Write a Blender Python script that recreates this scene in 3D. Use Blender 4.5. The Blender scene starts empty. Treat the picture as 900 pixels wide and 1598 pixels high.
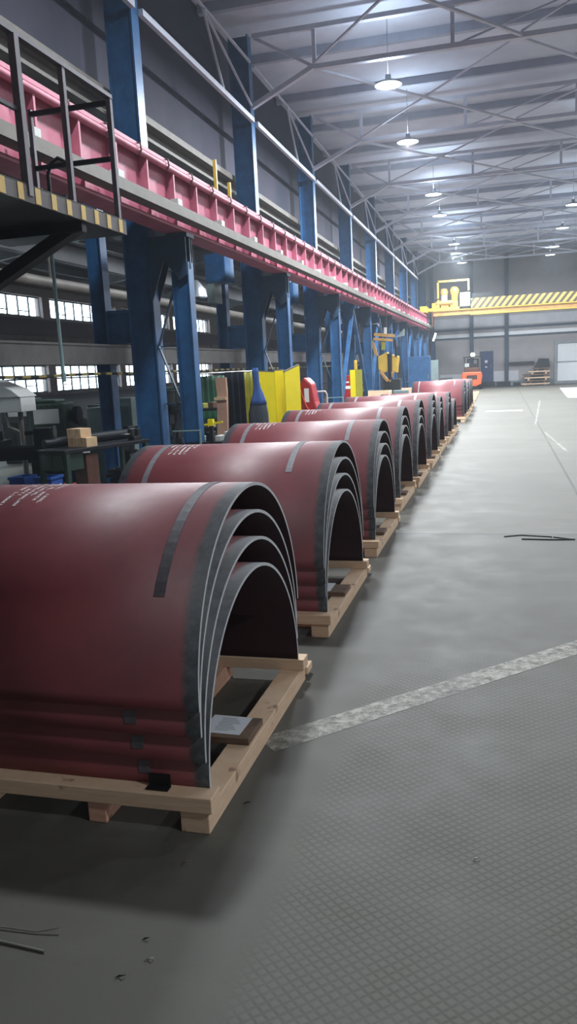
import bpy, bmesh, math, random
from mathutils import Vector, Matrix
random.seed(7)
C = bpy.context.scene.collection
PI = math.pi

# ------------------------------------------------------------------ camera
F_PX, EYE = 1230.0, 1.9
ROT = Matrix(((0.96518215, 0.00139891, 0.26157496),
              (0.25691829, 0.18285176, -0.94897746),
              (-0.04915698, 0.9831395, 0.17612584)))
cd = bpy.data.cameras.new('camera'); cam = bpy.data.objects.new('camera', cd); C.objects.link(cam)
cam.matrix_world = Matrix.Translation((0, 0, EYE)) @ ROT.to_4x4()
cd.sensor_fit = 'HORIZONTAL'; cd.sensor_width = 36; cd.lens = 36 * F_PX / 900
cd.clip_start = .05; cd.clip_end = 300
bpy.context.scene.camera = cam

def W(px, py, Y):
    """surveyed point: where the sight line through a photo pixel meets the plane at distance Y down the hall"""
    r = ROT @ Vector((px - 450, -(py - 799), -F_PX)); t = Y / r.y
    return Vector((r.x * t, Y, EYE + r.z * t))

# ------------------------------------------------------------------ materials
def lin(c):
    return tuple(((x / 255) / 12.92 if x / 255 <= .04045 else ((x / 255 + .055) / 1.055) ** 2.4) for x in c)

def mat(name, rgb, rough=.6, metal=0, var=.25, scale=6, bump=.0, rgb2=None, coat=0, spec=.5, stretch=None):
    m = bpy.data.materials.new(name); m.use_nodes = True
    nt = m.node_tree; b = nt.nodes['Principled BSDF']
    a = lin(rgb); c2 = lin(rgb2) if rgb2 else tuple(x * (1 - var) for x in a)
    tc = nt.nodes.new('ShaderNodeTexCoord'); no = nt.nodes.new('ShaderNodeTexNoise')
    no.inputs['Scale'].default_value = scale; no.inputs['Detail'].default_value = 6; no.inputs['Roughness'].default_value = .65
    if stretch:
        mp = nt.nodes.new('ShaderNodeMapping'); mp.inputs['Scale'].default_value = stretch
        nt.links.new(tc.outputs['Object'], mp.inputs['Vector']); nt.links.new(mp.outputs[0], no.inputs['Vector'])
    else:
        nt.links.new(tc.outputs['Object'], no.inputs['Vector'])
    r = nt.nodes.new('ShaderNodeValToRGB')
    r.color_ramp.elements[0].position = .35; r.color_ramp.elements[1].position = .68
    r.color_ramp.elements[0].color = (*c2, 1); r.color_ramp.elements[1].color = (*a, 1)
    nt.links.new(no.outputs['Fac'], r.inputs[0]); nt.links.new(r.outputs[0], b.inputs['Base Color'])
    b.inputs['Roughness'].default_value = rough; b.inputs['Metallic'].default_value = metal
    b.inputs['Coat Weight'].default_value = coat; b.inputs['Specular IOR Level'].default_value = spec
    if bump:
        bp = nt.nodes.new('ShaderNodeBump'); bp.inputs['Strength'].default_value = bump; bp.inputs['Distance'].default_value = .01
        nt.links.new(no.outputs['Fac'], bp.inputs['Height']); nt.links.new(bp.outputs[0], b.inputs['Normal'])
    return m

def emis(name, rgb, s):
    m = bpy.data.materials.new(name); m.use_nodes = True
    b = m.node_tree.nodes['Principled BSDF']
    b.inputs['Base Color'].default_value = (*rgb, 1); b.inputs['Emission Color'].default_value = (*rgb, 1)
    b.inputs['Emission Strength'].default_value = s
    return m

class NT:
    """tiny helper for math node chains"""
    def __init__(s, m):
        s.t = m.node_tree; s.b = s.t.nodes['Principled BSDF']
    def n(s, kind, **k):
        x = s.t.nodes.new('ShaderNode' + kind)
        for a, v in k.items(): setattr(x, a, v)
        return x
    def l(s, a, b): s.t.links.new(a, b)
    def m(s, op, a, b=None, clamp=False):
        x = s.n('Math', operation=op); x.use_clamp = clamp
        for i, v in enumerate((a, b)):
            if v is None: continue
            if isinstance(v, (int, float)): x.inputs[i].default_value = v
            else: s.l(v, x.inputs[i])
        return x.outputs[0]
    def mix(s, f, a, b):
        x = s.n('Mix', data_type='RGBA')
        if isinstance(f, (int, float)): x.inputs[0].default_value = f
        else: s.l(f, x.inputs[0])
        for i, v in ((6, a), (7, b)):
            if isinstance(v, tuple): x.inputs[i].default_value = (*v, 1)
            else: s.l(v, x.inputs[i])
        return x.outputs[2]
    def noise(s, vec, sc, det=5, ro=.6):
        x = s.n('TexNoise'); x.inputs['Scale'].default_value = sc; x.inputs['Detail'].default_value = det; x.inputs['Roughness'].default_value = ro
        s.l(vec, x.inputs['Vector']); return x.outputs['Fac']
    def ramp(s, f, p0, p1):
        x = s.n('MapRange'); x.inputs[1].default_value = p0; x.inputs[2].default_value = p1
        s.l(f, x.inputs[0]); return x.outputs[0]

# maroon primed plate: bare grey margins at both ends (local X 0 and -LEN)
LEN = 1.68
def shell_paint():
    m = bpy.data.materials.new('maroon primer over steel plate'); m.use_nodes = True; k = NT(m)
    tc = k.n('TexCoord').outputs['Object']; sp = k.n('SeparateXYZ'); k.l(tc, sp.inputs[0])
    x = sp.outputs[0]
    n1 = k.noise(tc, 2.2); n2 = k.noise(tc, 14, 6, .7); n3 = k.noise(tc, 60, 3)
    wob = k.m('MULTIPLY', k.m('SUBTRACT', n2, .5), .05)
    # distance to nearest end
    dr = k.m('MULTIPLY', x, -1); dl = k.m('ADD', x, LEN)
    d = k.m('ADD', k.m('MINIMUM', dr, dl), wob)
    bare = k.m('SUBTRACT', 1, k.ramp(d, .05, .085))
    red = k.mix(k.ramp(n1, .35, .7), lin((118, 54, 60)), lin((142, 66, 72)))
    red = k.mix(k.m('MULTIPLY', k.ramp(n2, .55, .75), .3), red, lin((104, 62, 66)))
    grey = k.mix(k.ramp(n2, .4, .65), lin((44, 47, 51)), lin((80, 86, 92)))
    k.l(k.mix(bare, red, grey), k.b.inputs['Base Color'])
    ro = k.m('ADD', k.m('MULTIPLY', n2, .2), .42)
    k.l(ro, k.b.inputs['Roughness'])
    k.b.inputs['Specular IOR Level'].default_value = .6; k.b.inputs['Coat Weight'].default_value = .38; k.b.inputs['Coat Roughness'].default_value = .55
    bp = k.n('Bump'); bp.inputs['Strength'].default_value = .15; bp.inputs['Distance'].default_value = .004
    k.l(n2, bp.inputs['Height']); k.l(bp.outputs[0], k.b.inputs['Normal'])
    return m

def floor_mat():
    m = bpy.data.materials.new('worn concrete and studded iron floor tiles'); m.use_nodes = True; k = NT(m)
    tc = k.n('TexCoord').outputs['Object']; sp = k.n('SeparateXYZ'); k.l(tc, sp.inputs[0]); x, y = sp.outputs[0], sp.outputs[1]
    n0 = k.noise(tc, .45, 4); n1 = k.noise(tc, 2.3, 7, .65); n2 = k.noise(tc, 26, 5, .7)
    mp = k.n('Mapping'); mp.inputs['Scale'].default_value = (.5, 2.2, 1); k.l(tc, mp.inputs['Vector'])
    n4 = k.noise(mp.outputs[0], 1.1, 6, .7)
    col = k.mix(k.ramp(n1, .3, .72), lin((84, 83, 76)), lin((104, 103, 94)))
    col = k.mix(k.m('MULTIPLY', k.ramp(n0, .4, .65), .4), col, lin((112, 111, 102)))
    col = k.mix(k.m('MULTIPLY', k.ramp(n4, .52, .75), .35), col, lin((126, 125, 116)))
    col = k.mix(k.m('MULTIPLY', k.ramp(n2, .58, .8), .35), col, lin((60, 59, 55)))
    # diamond studs on the near tiles, between the stacks and the worn white line
    p = .045
    p = .05
    u = k.m('ADD', k.m('MULTIPLY', x, 1 / p), k.m('MULTIPLY', y, 1.1 / p)); v = k.m('SUBTRACT', k.m('MULTIPLY', x, 1 / p), k.m('MULTIPLY', y, 1.1 / p))
    fu = k.m('ABSOLUTE', k.m('SUBTRACT', k.m('FRACT', u), .5)); fv = k.m('ABSOLUTE', k.m('SUBTRACT', k.m('FRACT', v), .5))
    stud = k.m('SUBTRACT', 1, k.ramp(k.m('MAXIMUM', fu, fv), .22, .46))
    area = k.m('MULTIPLY', k.ramp(k.m('ADD', x, k.m('MULTIPLY', n1, .12)), -.78, -.68), k.m('SUBTRACT', 1, k.ramp(k.m('ADD', y, k.m('MULTIPLY', n1, 1.2)), 5.2, 6.4)))
    wear = k.ramp(n1, .25, .6)
    area = k.m('MULTIPLY', area, k.m('ADD', k.m('MULTIPLY', wear, .7), .3))
    col = k.mix(k.m('MULTIPLY', k.m('MULTIPLY', stud, area), .30), col, lin((138, 136, 126)))
    dk = k.m('MULTIPLY', k.m('SUBTRACT', 1, stud), k.m('MULTIPLY', area, .24))
    col = k.mix(dk, col, lin((58, 56, 52)))
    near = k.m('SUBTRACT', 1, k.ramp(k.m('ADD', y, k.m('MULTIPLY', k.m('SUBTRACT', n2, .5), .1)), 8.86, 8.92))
    col = k.mix(k.m('MULTIPLY', near, .30), col, lin((34, 33, 29)))   # dimmer foreground light put into the floor colour, up to the joint
    # slab joints
    def joint(c, off, per, w):
        f = k.m('FRACT', k.m('DIVIDE', k.m('ADD', c, off), per))
        dd = k.m('MULTIPLY', k.m('MINIMUM', f, k.m('SUBTRACT', 1, f)), per)
        return k.m('SUBTRACT', 1, k.ramp(k.m('ADD', dd, k.m('MULTIPLY', k.m('SUBTRACT', n2, .5), w)), w * .4, w))
    j = k.m('MAXIMUM', joint(y, -8.88, 24.6, .022), joint(x, -1.02, 4.0, .025))
    j2 = k.m('MULTIPLY', k.m('MULTIPLY', joint(y, -.9, 3.075, .012), k.ramp(y, 8, 9)), .35)
    j = k.m('MAXIMUM', j, j2)
    jn = k.m('MULTIPLY', j, k.m('MULTIPLY', k.ramp(n0, .35, .5), .75))
    col = k.mix(jn, col, lin((52, 51, 49)))
    k.l(col, k.b.inputs['Base Color'])
    k.l(k.m('ADD', k.m('MULTIPLY', n1, .3), .5), k.b.inputs['Roughness'])
    hgt = k.m('ADD', k.m('MULTIPLY', k.m('MULTIPLY', stud, area), .35), k.m('MULTIPLY', n2, .25))
    bp = k.n('Bump'); bp.inputs['Strength'].default_value = .55; bp.inputs['Distance'].default_value = .004
    k.l(hgt, bp.inputs['Height']); k.l(bp.outputs[0], k.b.inputs['Normal'])
    return m

def worn_paint(name, rgb, lo=.38, hi=.56, sc=16):
    m = bpy.data.materials.new(name); m.use_nodes = True; k = NT(m)
    tc = k.n('TexCoord').outputs['Object']; n = k.noise(tc, sc, 7, .75); n1 = k.noise(tc, 1.3, 3)
    a = k.ramp(k.m('ADD', k.m('MULTIPLY', n, .8), k.m('MULTIPLY', n1, .25)), lo, hi)
    k.b.inputs['Base Color'].default_value = (*lin(rgb), 1); k.b.inputs['Roughness'].default_value = .6
    k.l(k.m('MULTIPLY', a, .85), k.b.inputs['Alpha'])
    return m

def wood(name, rgb, rgb2):
    m = mat(name, rgb, .7, 0, .2, 5, .2, rgb2, stretch=(1, 1, 1))
    nt = m.node_tree; k = NT(m)
    tc = k.n('TexCoord').outputs['Object']; mp = k.n('Mapping'); mp.inputs['Scale'].default_value = (3, 3, 30); k.l(tc, mp.inputs['Vector'])
    g = k.noise(mp.outputs[0], 1.6, 6, .7); kn = k.noise(tc, 7, 2)
    col = k.mix(k.ramp(g, .35, .7), lin(rgb2), lin(rgb))
    col = k.mix(k.m('MULTIPLY', k.ramp(kn, .66, .72), .6), col, lin((110, 72, 46)))
    k.l(col, k.b.inputs['Base Color'])
    return m

def stripes(name, c1, c2, dx, dz, freq, duty=.5):
    m = bpy.data.materials.new(name); m.use_nodes = True; k = NT(m)
    tc = k.n('TexCoord').outputs['Object']; sp = k.n('SeparateXYZ'); k.l(tc, sp.inputs[0])
    s = k.m('ADD', k.m('MULTIPLY', sp.outputs[0], dx * freq), k.m('MULTIPLY', sp.outputs[2], dz * freq))
    f = k.m('GREATER_THAN', k.m('FRACT', s), duty)
    n = k.noise(tc, 5)
    k.l(k.mix(k.m('MULTIPLY', n, .35), k.mix(f, lin(c1), lin(c2)), lin((90, 80, 60))), k.b.inputs['Base Color']); k.b.inputs['Roughness'].default_value = .5
    return m

M = dict(
    shell=shell_paint(),
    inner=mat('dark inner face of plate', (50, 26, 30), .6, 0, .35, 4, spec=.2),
    edge=mat('cut steel edge', (214, 218, 222), .5, 0, .2, 30),
    tape=mat('grey adhesive tape', (108, 106, 112), .55, .0, .3, 22, .2),
    black=mat('black rubber', (20, 20, 22), .6),
    stencil=mat('white stencil paint', (232, 222, 222), .7, 0, .1, 40),
    pine=wood('pale sawn pine', (240, 212, 182), (224, 190, 156)),
    pinepink=wood('pinkish sawn pine', (232, 188, 164), (214, 164, 138)),
    oldwood=wood('weathered brown board', (136, 112, 92), (92, 74, 60)),
    paper=mat('white printed paper', (222, 226, 232), .8, 0, .05, 3),
    ink=mat('printed text', (120, 124, 134), .8),
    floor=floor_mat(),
    wline=worn_paint('worn white floor paint', (172, 170, 160), .40, .60),
    wline2=worn_paint('white floor paint', (225, 228, 230), .2, .35, 8),
    blue=mat('blue painted steel', (46, 98, 146), .4, .0, .35, 3, .05, (34, 74, 114)),
    bluedk=mat('grimy dark blue painted steel', (34, 64, 92), .45, 0, .4, 3),
    pink=mat('faded crimson painted steel', (186, 110, 130), .5, 0, .3, 2.5, .05, (160, 84, 104)),
    ledge=mat('grey-brown steel channel', (112, 108, 101), .6, .1, .3, 5, .1),
    rail=mat('dark rail steel', (80, 66, 62), .5, .6, .3, 8),
    rust=mat('brown rusty steel', (96, 62, 48), .7, .2, .4, 9, .2),
    grey=mat('grey painted railing', (112, 110, 116), .5, .3, .3, 8),
    dark=mat('dark oily steel', (40, 43, 48), .5, .5, .4, 6),
    darker=mat('black-grey machine paint', (30, 33, 36), .5, .1, .4, 5),
    fascia=mat('grey platform fascia', (98, 94, 94), .6, .1, .3, 6),
    yellow=mat('yellow paint', (214, 176, 66), .45, 0, .2, 4),
    lemon=mat('bright yellow screen panel', (236, 218, 16), .4, 0, .12, 2),
    olive=mat('translucent yellow-green curtain', (150, 146, 34), .5, 0, .3, 3),
    crane=mat('ochre crane paint', (184, 142, 76), .5, 0, .3, 3, .05, (152, 112, 60)),
    cranestripe=stripes('yellow and black hazard stripes', (204, 172, 84), (74, 66, 58), -1.0, .8, 2.4),
    barber=stripes('black and yellow barrier tube', (190, 170, 110), (40, 38, 36), 0, 0, 1),
    ceil=mat('grey concrete ceiling slab', (214, 222, 236), .85, 0, .2, .5, .1, (188, 196, 212)),
    rib=mat('grey ceiling rib', (172, 180, 196), .8, 0, .2, 1.5),
    truss=mat('light grey-blue truss steel', (200, 206, 220), .6, .0, .12, 4),
    clere=mat('mauve-grey cladding', (68, 66, 80), .85, 0, .25, 1, .1, (56, 60, 74)),
    wall=mat('beige-grey plastered wall', (158, 152, 150), .8, 0, .2, .8, .1, (132, 128, 128)),
    wallfar=mat('grey panel wall', (168, 164, 164), .8, 0, .15, .6, .1, (150, 148, 150)),
    wallwhite=mat('whitewashed wall panel', (196, 198, 204), .7, 0, .15, 1.5),
    sidewall=mat('brown-grey brick wall', (110, 98, 96), .8, 0, .3, 2, .2),
    sidedark=mat('dark maroon sill band', (58, 42, 50), .8, 0, .3, 2),
    sideceil=mat('dark grey side bay ceiling', (86, 88, 92), .8, 0, .3, 1),
    girder=mat('pale grey concrete girder', (140, 140, 140), .7, 0, .25, 3, .1),
    frame=mat('dark window frame', (48, 54, 60), .6),
    bluedoor=mat('navy blue door', (30, 52, 100), .5, 0, .2, 3),
    white=mat('white painted sheet', (228, 234, 238), .5, 0, .06, 2),
    whiteframe=mat('pale grey gate frame', (150, 158, 164), .5),
    orange=mat('orange forklift paint', (226, 96, 46), .4, 0, .15, 3),
    red=mat('red painted steel', (176, 34, 46), .4, 0, .25, 4),
    scarlet=mat('orange-red rubber', (220, 74, 40), .5, 0, .1, 5),
    green=mat('dark green machine paint', (44, 66, 56), .5, .1, .3, 5),
    greentarp=mat('green curtain', (18, 84, 56), .6, 0, .4, 2),
    teal=mat('grey-green cabinet paint', (124, 142, 142), .5, 0, .2, 3),
    palegrey=mat('light grey enamel', (184, 186, 184), .5, 0, .1, 3),
    card=mat('tan cardboard', (206, 176, 138), .8, 0, .15, 4),
    cardpink=mat('pinkish chipboard', (188, 146, 120), .8, 0, .2, 4),
    bin=mat('blue plastic', (56, 104, 190), .35, 0, .15, 4),
    navy=mat('dark navy cloth', (12, 15, 24), 1, 0, .3, 3, spec=.1),
    bluecloth=mat('bright blue cloth', (54, 88, 150), .9, 0, .25, 4),
    slate=mat('slate grey cloth', (50, 57, 66), .8, 0, .2, 3),
    turq=mat('pale turquoise pipe', (130, 160, 160), .4, .1, .2, 5),
    wire=mat('bright steel wire', (190, 190, 184), .35, .8, .2, 20),
    glass=None,
    lamp=emis('lit lamp diffuser', (.86, .94, 1), 9),
    amber=emis('lit work lamp', (1, .93, .7), 14),
    housing=mat('aluminium lamp housing', (150, 154, 160), .4, .6, .1, 8),
)
g = bpy.data.materials.new('window glass'); g.use_nodes = True; nt = g.node_tree
nt.nodes.remove(nt.nodes['Principled BSDF'])
tr = nt.nodes.new('ShaderNodeBsdfTransparent'); gl = nt.nodes.new('ShaderNodeBsdfGlossy'); mx = nt.nodes.new('ShaderNodeMixShader')
tr.inputs[0].default_value = (.9, .95, .97, 1); gl.inputs['Roughness'].default_value = .1; mx.inputs[0].default_value = .06
nt.links.new(tr.outputs[0], mx.inputs[1]); nt.links.new(gl.outputs[0], mx.inputs[2]); nt.links.new(mx.outputs[0], nt.nodes['Material Output'].inputs[0])
M['glass'] = g
# barrier tube stripes run along Y
k = NT(M['barber']); tc_ = k.n('TexCoord').outputs['Object']; sp_ = k.n('SeparateXYZ'); k.l(tc_, sp_.inputs[0])
k.l(k.mix(k.m('GREATER_THAN', k.m('FRACT', k.m('MULTIPLY', sp_.outputs[1], 2.6)), .5), lin((196, 178, 110)), lin((44, 42, 40))), k.b.inputs['Base Color'])

# ------------------------------------------------------------------ mesh builder
class MB:
    def __init__(s): s.v = []; s.f = []; s.mi = []; s.sm = []
    def add(s, vs, fs, mi=0, smooth=False):
        o = len(s.v); s.v += [tuple(v) for v in vs]
        for f in fs: s.f.append(tuple(o + i for i in f)); s.mi.append(mi); s.sm.append(smooth)
        return s
    def box(s, x0, x1, y0, y1, z0, z1, mi=0):
        v = [(x, y, z) for z in (z0, z1) for y in (y0, y1) for x in (x0, x1)]
        return s.add(v, [(0, 2, 3, 1), (4, 5, 7, 6), (0, 1, 5, 4), (2, 6, 7, 3), (0, 4, 6, 2), (1, 3, 7, 5)], mi)
    def bar(s, a, b, w, h=None, mi=0, up=(0, 0, 1)):
        a = Vector(a); b = Vector(b); h = h or w; d = (b - a).normalized()
        u = Vector(up)
        if abs(d.dot(u)) > .98: u = Vector((0, 1, 0))
        r = d.cross(u).normalized(); u = r.cross(d).normalized()
        v = [p + r * (i * w / 2) + u * (j * h / 2) for p in (a, b) for j in (-1, 1) for i in (-1, 1)]
        return s.add(v, [(0, 2, 3, 1), (4, 5, 7, 6), (0, 1, 5, 4), (2, 6, 7, 3), (0, 4, 6, 2), (1, 3, 7, 5)], mi)
    def tube(s, pts, r, n=10, mi=0, cap=True, radii=None):
        pts = [Vector(p) for p in pts]; rings = []
        u = None
        for i, p in enumerate(pts):
            d = (pts[min(i + 1, len(pts) - 1)] - pts[max(i - 1, 0)]).normalized()
            if u is None:
                u = Vector((0, 0, 1)) if abs(d.z) < .9 else Vector((1, 0, 0))
            u = (u - d * u.dot(d)).normalized(); w = d.cross(u)
            rr = radii[i] if radii else r
            rings.append([p + (u * math.cos(2 * PI * k / n) + w * math.sin(2 * PI * k / n)) * rr for k in range(n)])
        vs = [v for q in rings for v in q]
        fs = [(i * n + k, i * n + (k + 1) % n, (i + 1) * n + (k + 1) % n, (i + 1) * n + k) for i in range(len(pts) - 1) for k in range(n)]
        s.add(vs, fs, mi, True)
        if cap: s.add(rings[0], [tuple(range(n))[::-1]], mi); s.add(rings[-1], [tuple(range(n))], mi)
        return s
    def lathe(s, cx, cy, prof, n=24, mi=0):
        vs = [(cx + r * math.cos(2 * PI * k / n), cy + r * math.sin(2 * PI * k / n), z) for r, z in prof for k in range(n)]
        fs = [(i * n + k, i * n + (k + 1) % n, (i + 1) * n + (k + 1) % n, (i + 1) * n + k) for i in range(len(prof) - 1) for k in range(n)]
        return s.add(vs, fs, mi, True)
    def poly(s, pts, ext, mi=0):
        """extrude a planar outline by the vector ext"""
        pts = [Vector(p) for p in pts]; e = Vector(ext); n = len(pts)
        return s.add(pts + [p + e for p in pts], [tuple(range(n))[::-1], tuple(range(n, 2 * n))] + [(i, (i + 1) % n, n + (i + 1) % n, n + i) for i in range(n)], mi)
    def hbeam(s, x, y, z0, z1, dx, wy, t=.025, mi=0):
        s.box(x - dx / 2, x - dx / 2 + t, y - wy / 2, y + wy / 2, z0, z1, mi); s.box(x + dx / 2 - t, x + dx / 2, y - wy / 2, y + wy / 2, z0, z1, mi)
        return s.box(x - dx / 2 + t, x + dx / 2 - t, y - t / 2, y + t / 2, z0, z1, mi)
    def build(s, name, m, parent=None, bevel=0):
        me = bpy.data.meshes.new(name); me.from_pydata(s.v, [], s.f)
        for x in (m if isinstance(m, (list, tuple)) else [m]): me.materials.append(x)
        me.polygons.foreach_set('material_index', s.mi); me.polygons.foreach_set('use_smooth', s.sm)
        bm = bmesh.new(); bm.from_mesh(me); bmesh.ops.recalc_face_normals(bm, faces=bm.faces); bm.to_mesh(me); bm.free()
        o = bpy.data.objects.new(name, me); C.objects.link(o)
        if bevel:
            b = o.modifiers.new('bevel', 'BEVEL'); b.width = bevel; b.segments = 2; b.limit_method = 'ANGLE'
        if parent: o.parent = parent; o.matrix_parent_inverse = Matrix.Translation(-parent.location) if False else Matrix()
        return o

def tag(o, label=None, cat=None, group=None, kind=None):
    for k_, v_ in (('label', label), ('category', cat), ('group', group), ('kind', kind)):
        if v_: o[k_] = v_
    return o
def thing(name, label, cat, group=None, loc=(0, 0, 0), rz=0):
    o = bpy.data.objects.new(name, None); C.objects.link(o); o.location = loc; o.rotation_euler = (0, 0, rz); o.empty_display_size = .2
    return tag(o, label, cat, group)
def struct(name, mb, m): return tag(mb.build(name, m), kind='structure')
ORD = ['nearest', 'second', 'third', 'fourth', 'fifth', 'sixth', 'seventh', 'eighth', 'ninth', 'tenth', 'eleventh', 'twelfth', 'thirteenth', 'fourteenth', 'fifteenth', 'sixteenth']

# ------------------------------------------------------------------ room
X0, X1, Y0, Y1, ZC = -14.0, 11.0, -5.0, 62.3, 9.6
BAY, YC = 6.15, 12.4
frames_y = [YC + BAY * i for i in range(-1, 9)]
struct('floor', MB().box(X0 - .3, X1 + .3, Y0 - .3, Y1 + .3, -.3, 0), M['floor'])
c = MB().box(-6.5, X1 + .3, Y0 - .3, Y1 + .3, ZC, ZC + .3)
struct('ceiling', c, M['ceil'])
r = MB(); y = Y0 + .7
while y < Y1:
    r.box(-6.2, X1, y, y + .14, ZC - .2, ZC - .002); y += 3.075
struct('trim_1', r, M['rib'])
# side bay ceiling (slopes down to the outer wall) with purlins
sc_ = MB(); sc_.poly([(-6.32, Y0 - .3, 6.3), (X0 - .3, Y0 - .3, 5.3), (X0 - .3, Y0 - .3, 5.5), (-6.32, Y0 - .3, 6.5)], (0, Y1 - Y0 + .6, 0))
struct('ceiling', sc_, M['sideceil'])
pu = MB()
for i in range(6):
    x = -7.2 - i * 1.2; z = 6.3 - (-6.2 - x) * .128
    pu.box(x - .05, x + .05, Y0, Y1, z - .2, z + .02)
for yy in frames_y:
    pu.bar((-6.7, yy, 5.95), (X0, yy, 5.0), .16, .3)
struct('trim_2', pu, M['sideceil'])
# clerestory cladding above the side bay roof
cl = MB().box(-6.5, -6.25, Y0, Y1, 6.35, ZC)
for z_ in (7.4, 8.5): cl.box(-6.25, -6.24, Y0, Y1, z_, z_ + .02)
struct('wall_clerestory', cl, M['clere'])
struct('trim_3', MB().box(-6.25, -6.0, Y0, Y1, 6.3, 6.42).box(-6.25, -6.2, Y0, Y1, 6.05, 6.3).box(-6.25, -6.02, Y0, Y1, 6.02, 6.07), M['ledge'])
struct('wall_right', MB().box(X1, X1 + .3, Y0 - .3, Y1 + .3, 0, ZC), M['wall'])
struct('wall_back', MB().box(X0 - .3, X1 + .3, Y0 - .3, Y0, 0, ZC), M['wall'])
# far wall with its white lower courses
struct('wall_far', MB().box(X0 - .3, X1 + .3, Y1, Y1 + .3, 0, ZC), M['wallfar'])
fw = MB()
fw.box(-5.6, 8, Y1 - .03, Y1, 4.45, 5.15); struct('trim_4', fw, M['wallwhite'])
struct('trim_5', MB().box(-5.6, 11, Y1 - .10, Y1, 4.22, 4.36).box(-5.6, 11, Y1 - .12, Y1, 3.62, 3.72).box(-5.6, 11, Y1 - .08, Y1, 5.7, 5.76), M['bluedk'])
struct('trim_6', MB().box(-5.6, 11, Y1 - .05, Y1, 3.72, 3.98), M['white'])
struct('baseboard_far', MB().box(-5.4, -1.6, Y1 - .04, Y1, 0, .5).box(-.65, 3.7, Y1 - .04, Y1, 0, .35), M['teal'])
wp = MB(); wp.box(-.6, 1.2, Y1 - .02, Y1, .35, 1.1); wp.box(-4.6, -2.9, Y1 - .02, Y1, .5, 1.0); struct('trim_7', wp, M['wallwhite'])
for i, x in enumerate((-5.1, -2.2, .33, 6.3)):
    struct('trim_%d' % (8 + i), MB().hbeam(x, Y1 - .12, 0, ZC - .25, .28, .22, .03), M['bluedk'])
# outer side wall with ribbon windows
sw = MB()
WZ = [(1.6, 2.45), (3.93, 4.56)]
sw.box(X0 - .25, X0, Y0, Y1, 0, 1.6); sw.box(X0 - .25, X0, Y0, Y1, 4.56, 5.4)
sw.box(X0 - .25, X0, Y0, Y1, 2.45, 3.93)
sw.box(X0 - .25, X0, 38.0, Y1, 1.6, 2.45); sw.box(X0 - .25, X0, 38.0, Y1, 3.93, 4.56)
sw.box(X0 - .25, X0, Y0, 8, 1.6, 2.45); sw.box(X0 - .25, X0, Y0, 8, 3.93, 4.56)
wy = [8 + 5.0 * i for i in range(7)]
wgap = []
for i, a in enumerate(wy):
    sw.box(X0 - .25, X0 + .02, a - .22, a + .22, 1.6, 4.56)
struct('wall_left', sw, M['sidewall'])
struct('trim_12', MB().box(X0, X0 + .06, Y0, Y1, 3.35, 3.86), M['sidedark'])
struct('trim_13', MB().box(X0, X0 + .04, Y0, Y1, 0, 1.5), M['darker'])
wn = 0
for i in range(6):
    a, b = wy[i] + .22, wy[i + 1] - .22
    for z0, z1 in WZ:
        wn += 1
        e = bpy.data.objects.new('window_%d' % wn, None); C.objects.link(e); e.location = (X0 - .12, a, z0); e['kind'] = 'structure'
        fr = MB(); L = b - a; H = z1 - z0
        fr.box(-.03, .03, 0, L, 0, .04).box(-.03, .03, 0, L, H - .04, H)
        n = 8
        for q in range(n + 1): fr.box(-.025, .025, q * L / n - .02, q * L / n + .02, 0.04, H - .04)
        if z0 < 2: fr.box(-.02, .02, 0, L, H * .48, H * .48 + .05)
        for q in (1, 4, 6): fr.box(-.02, .02, q * L / n, (q + 1) * L / n, H * .25, H * .25 + .03)
        fr.build('window_frame', M['frame'], e); MB().box(-.006, .006, 0, L, .02, H - .02).build('glass_pane', M['glass'], e)

# doors on the far wall
d = bpy.data.objects.new('door_1', None); C.objects.link(d); d.location = (-1.55, Y1 - .05, 0); d['kind'] = 'structure'
MB().box(0, .86, -.03, .03, .35, 2.55).build('door_leaf', M['bluedoor'], d)
MB().box(-.06, 0, -.05, .05, .3, 2.62).box(.86, .92, -.05, .05, .3, 2.62).box(-.06, .92, -.05, .05, 2.55, 2.62).build('door_frame', M['bluedk'], d)
MB().box(.3, .5, -.04, -.03, 1.75, 1.95).box(.32, .48, -.04, -.03, 1.4, 1.5).build('door_notice', M['paper'], d)
MB().tube([(.76, -.07, 1.4), (.76, -.07, 1.6)], .02).build('door_handle', M['wire'], d)
struct('trim_14', MB().box(-1.75, -.5, Y1 - .5, Y1, 0, .34), M['dark'])
d = bpy.data.objects.new('door_2', None); C.objects.link(d); d.location = (3.72, Y1 - .08, 0); d['kind'] = 'structure'
MB().box(0, 2.7, -.08, .08, 0, .14).box(0, 2.7, -.08, .08, 2.9, 3.08).box(0, .2, -.08, .08, .14, 2.9).box(2.5, 2.7, -.08, .08, .14, 2.9).build('door_frame', M['whiteframe'], d)
for z0, z1 in ((.16, 1.52), (1.58, 2.88)): MB().box(.22, 2.48, -.03, .03, z0, z1).build('door_panel', M['white'], d, .06)
MB().box(.2, 2.5, -.05, .0, 1.52, 1.58).build('door_rail', M['whiteframe'], d)

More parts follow.
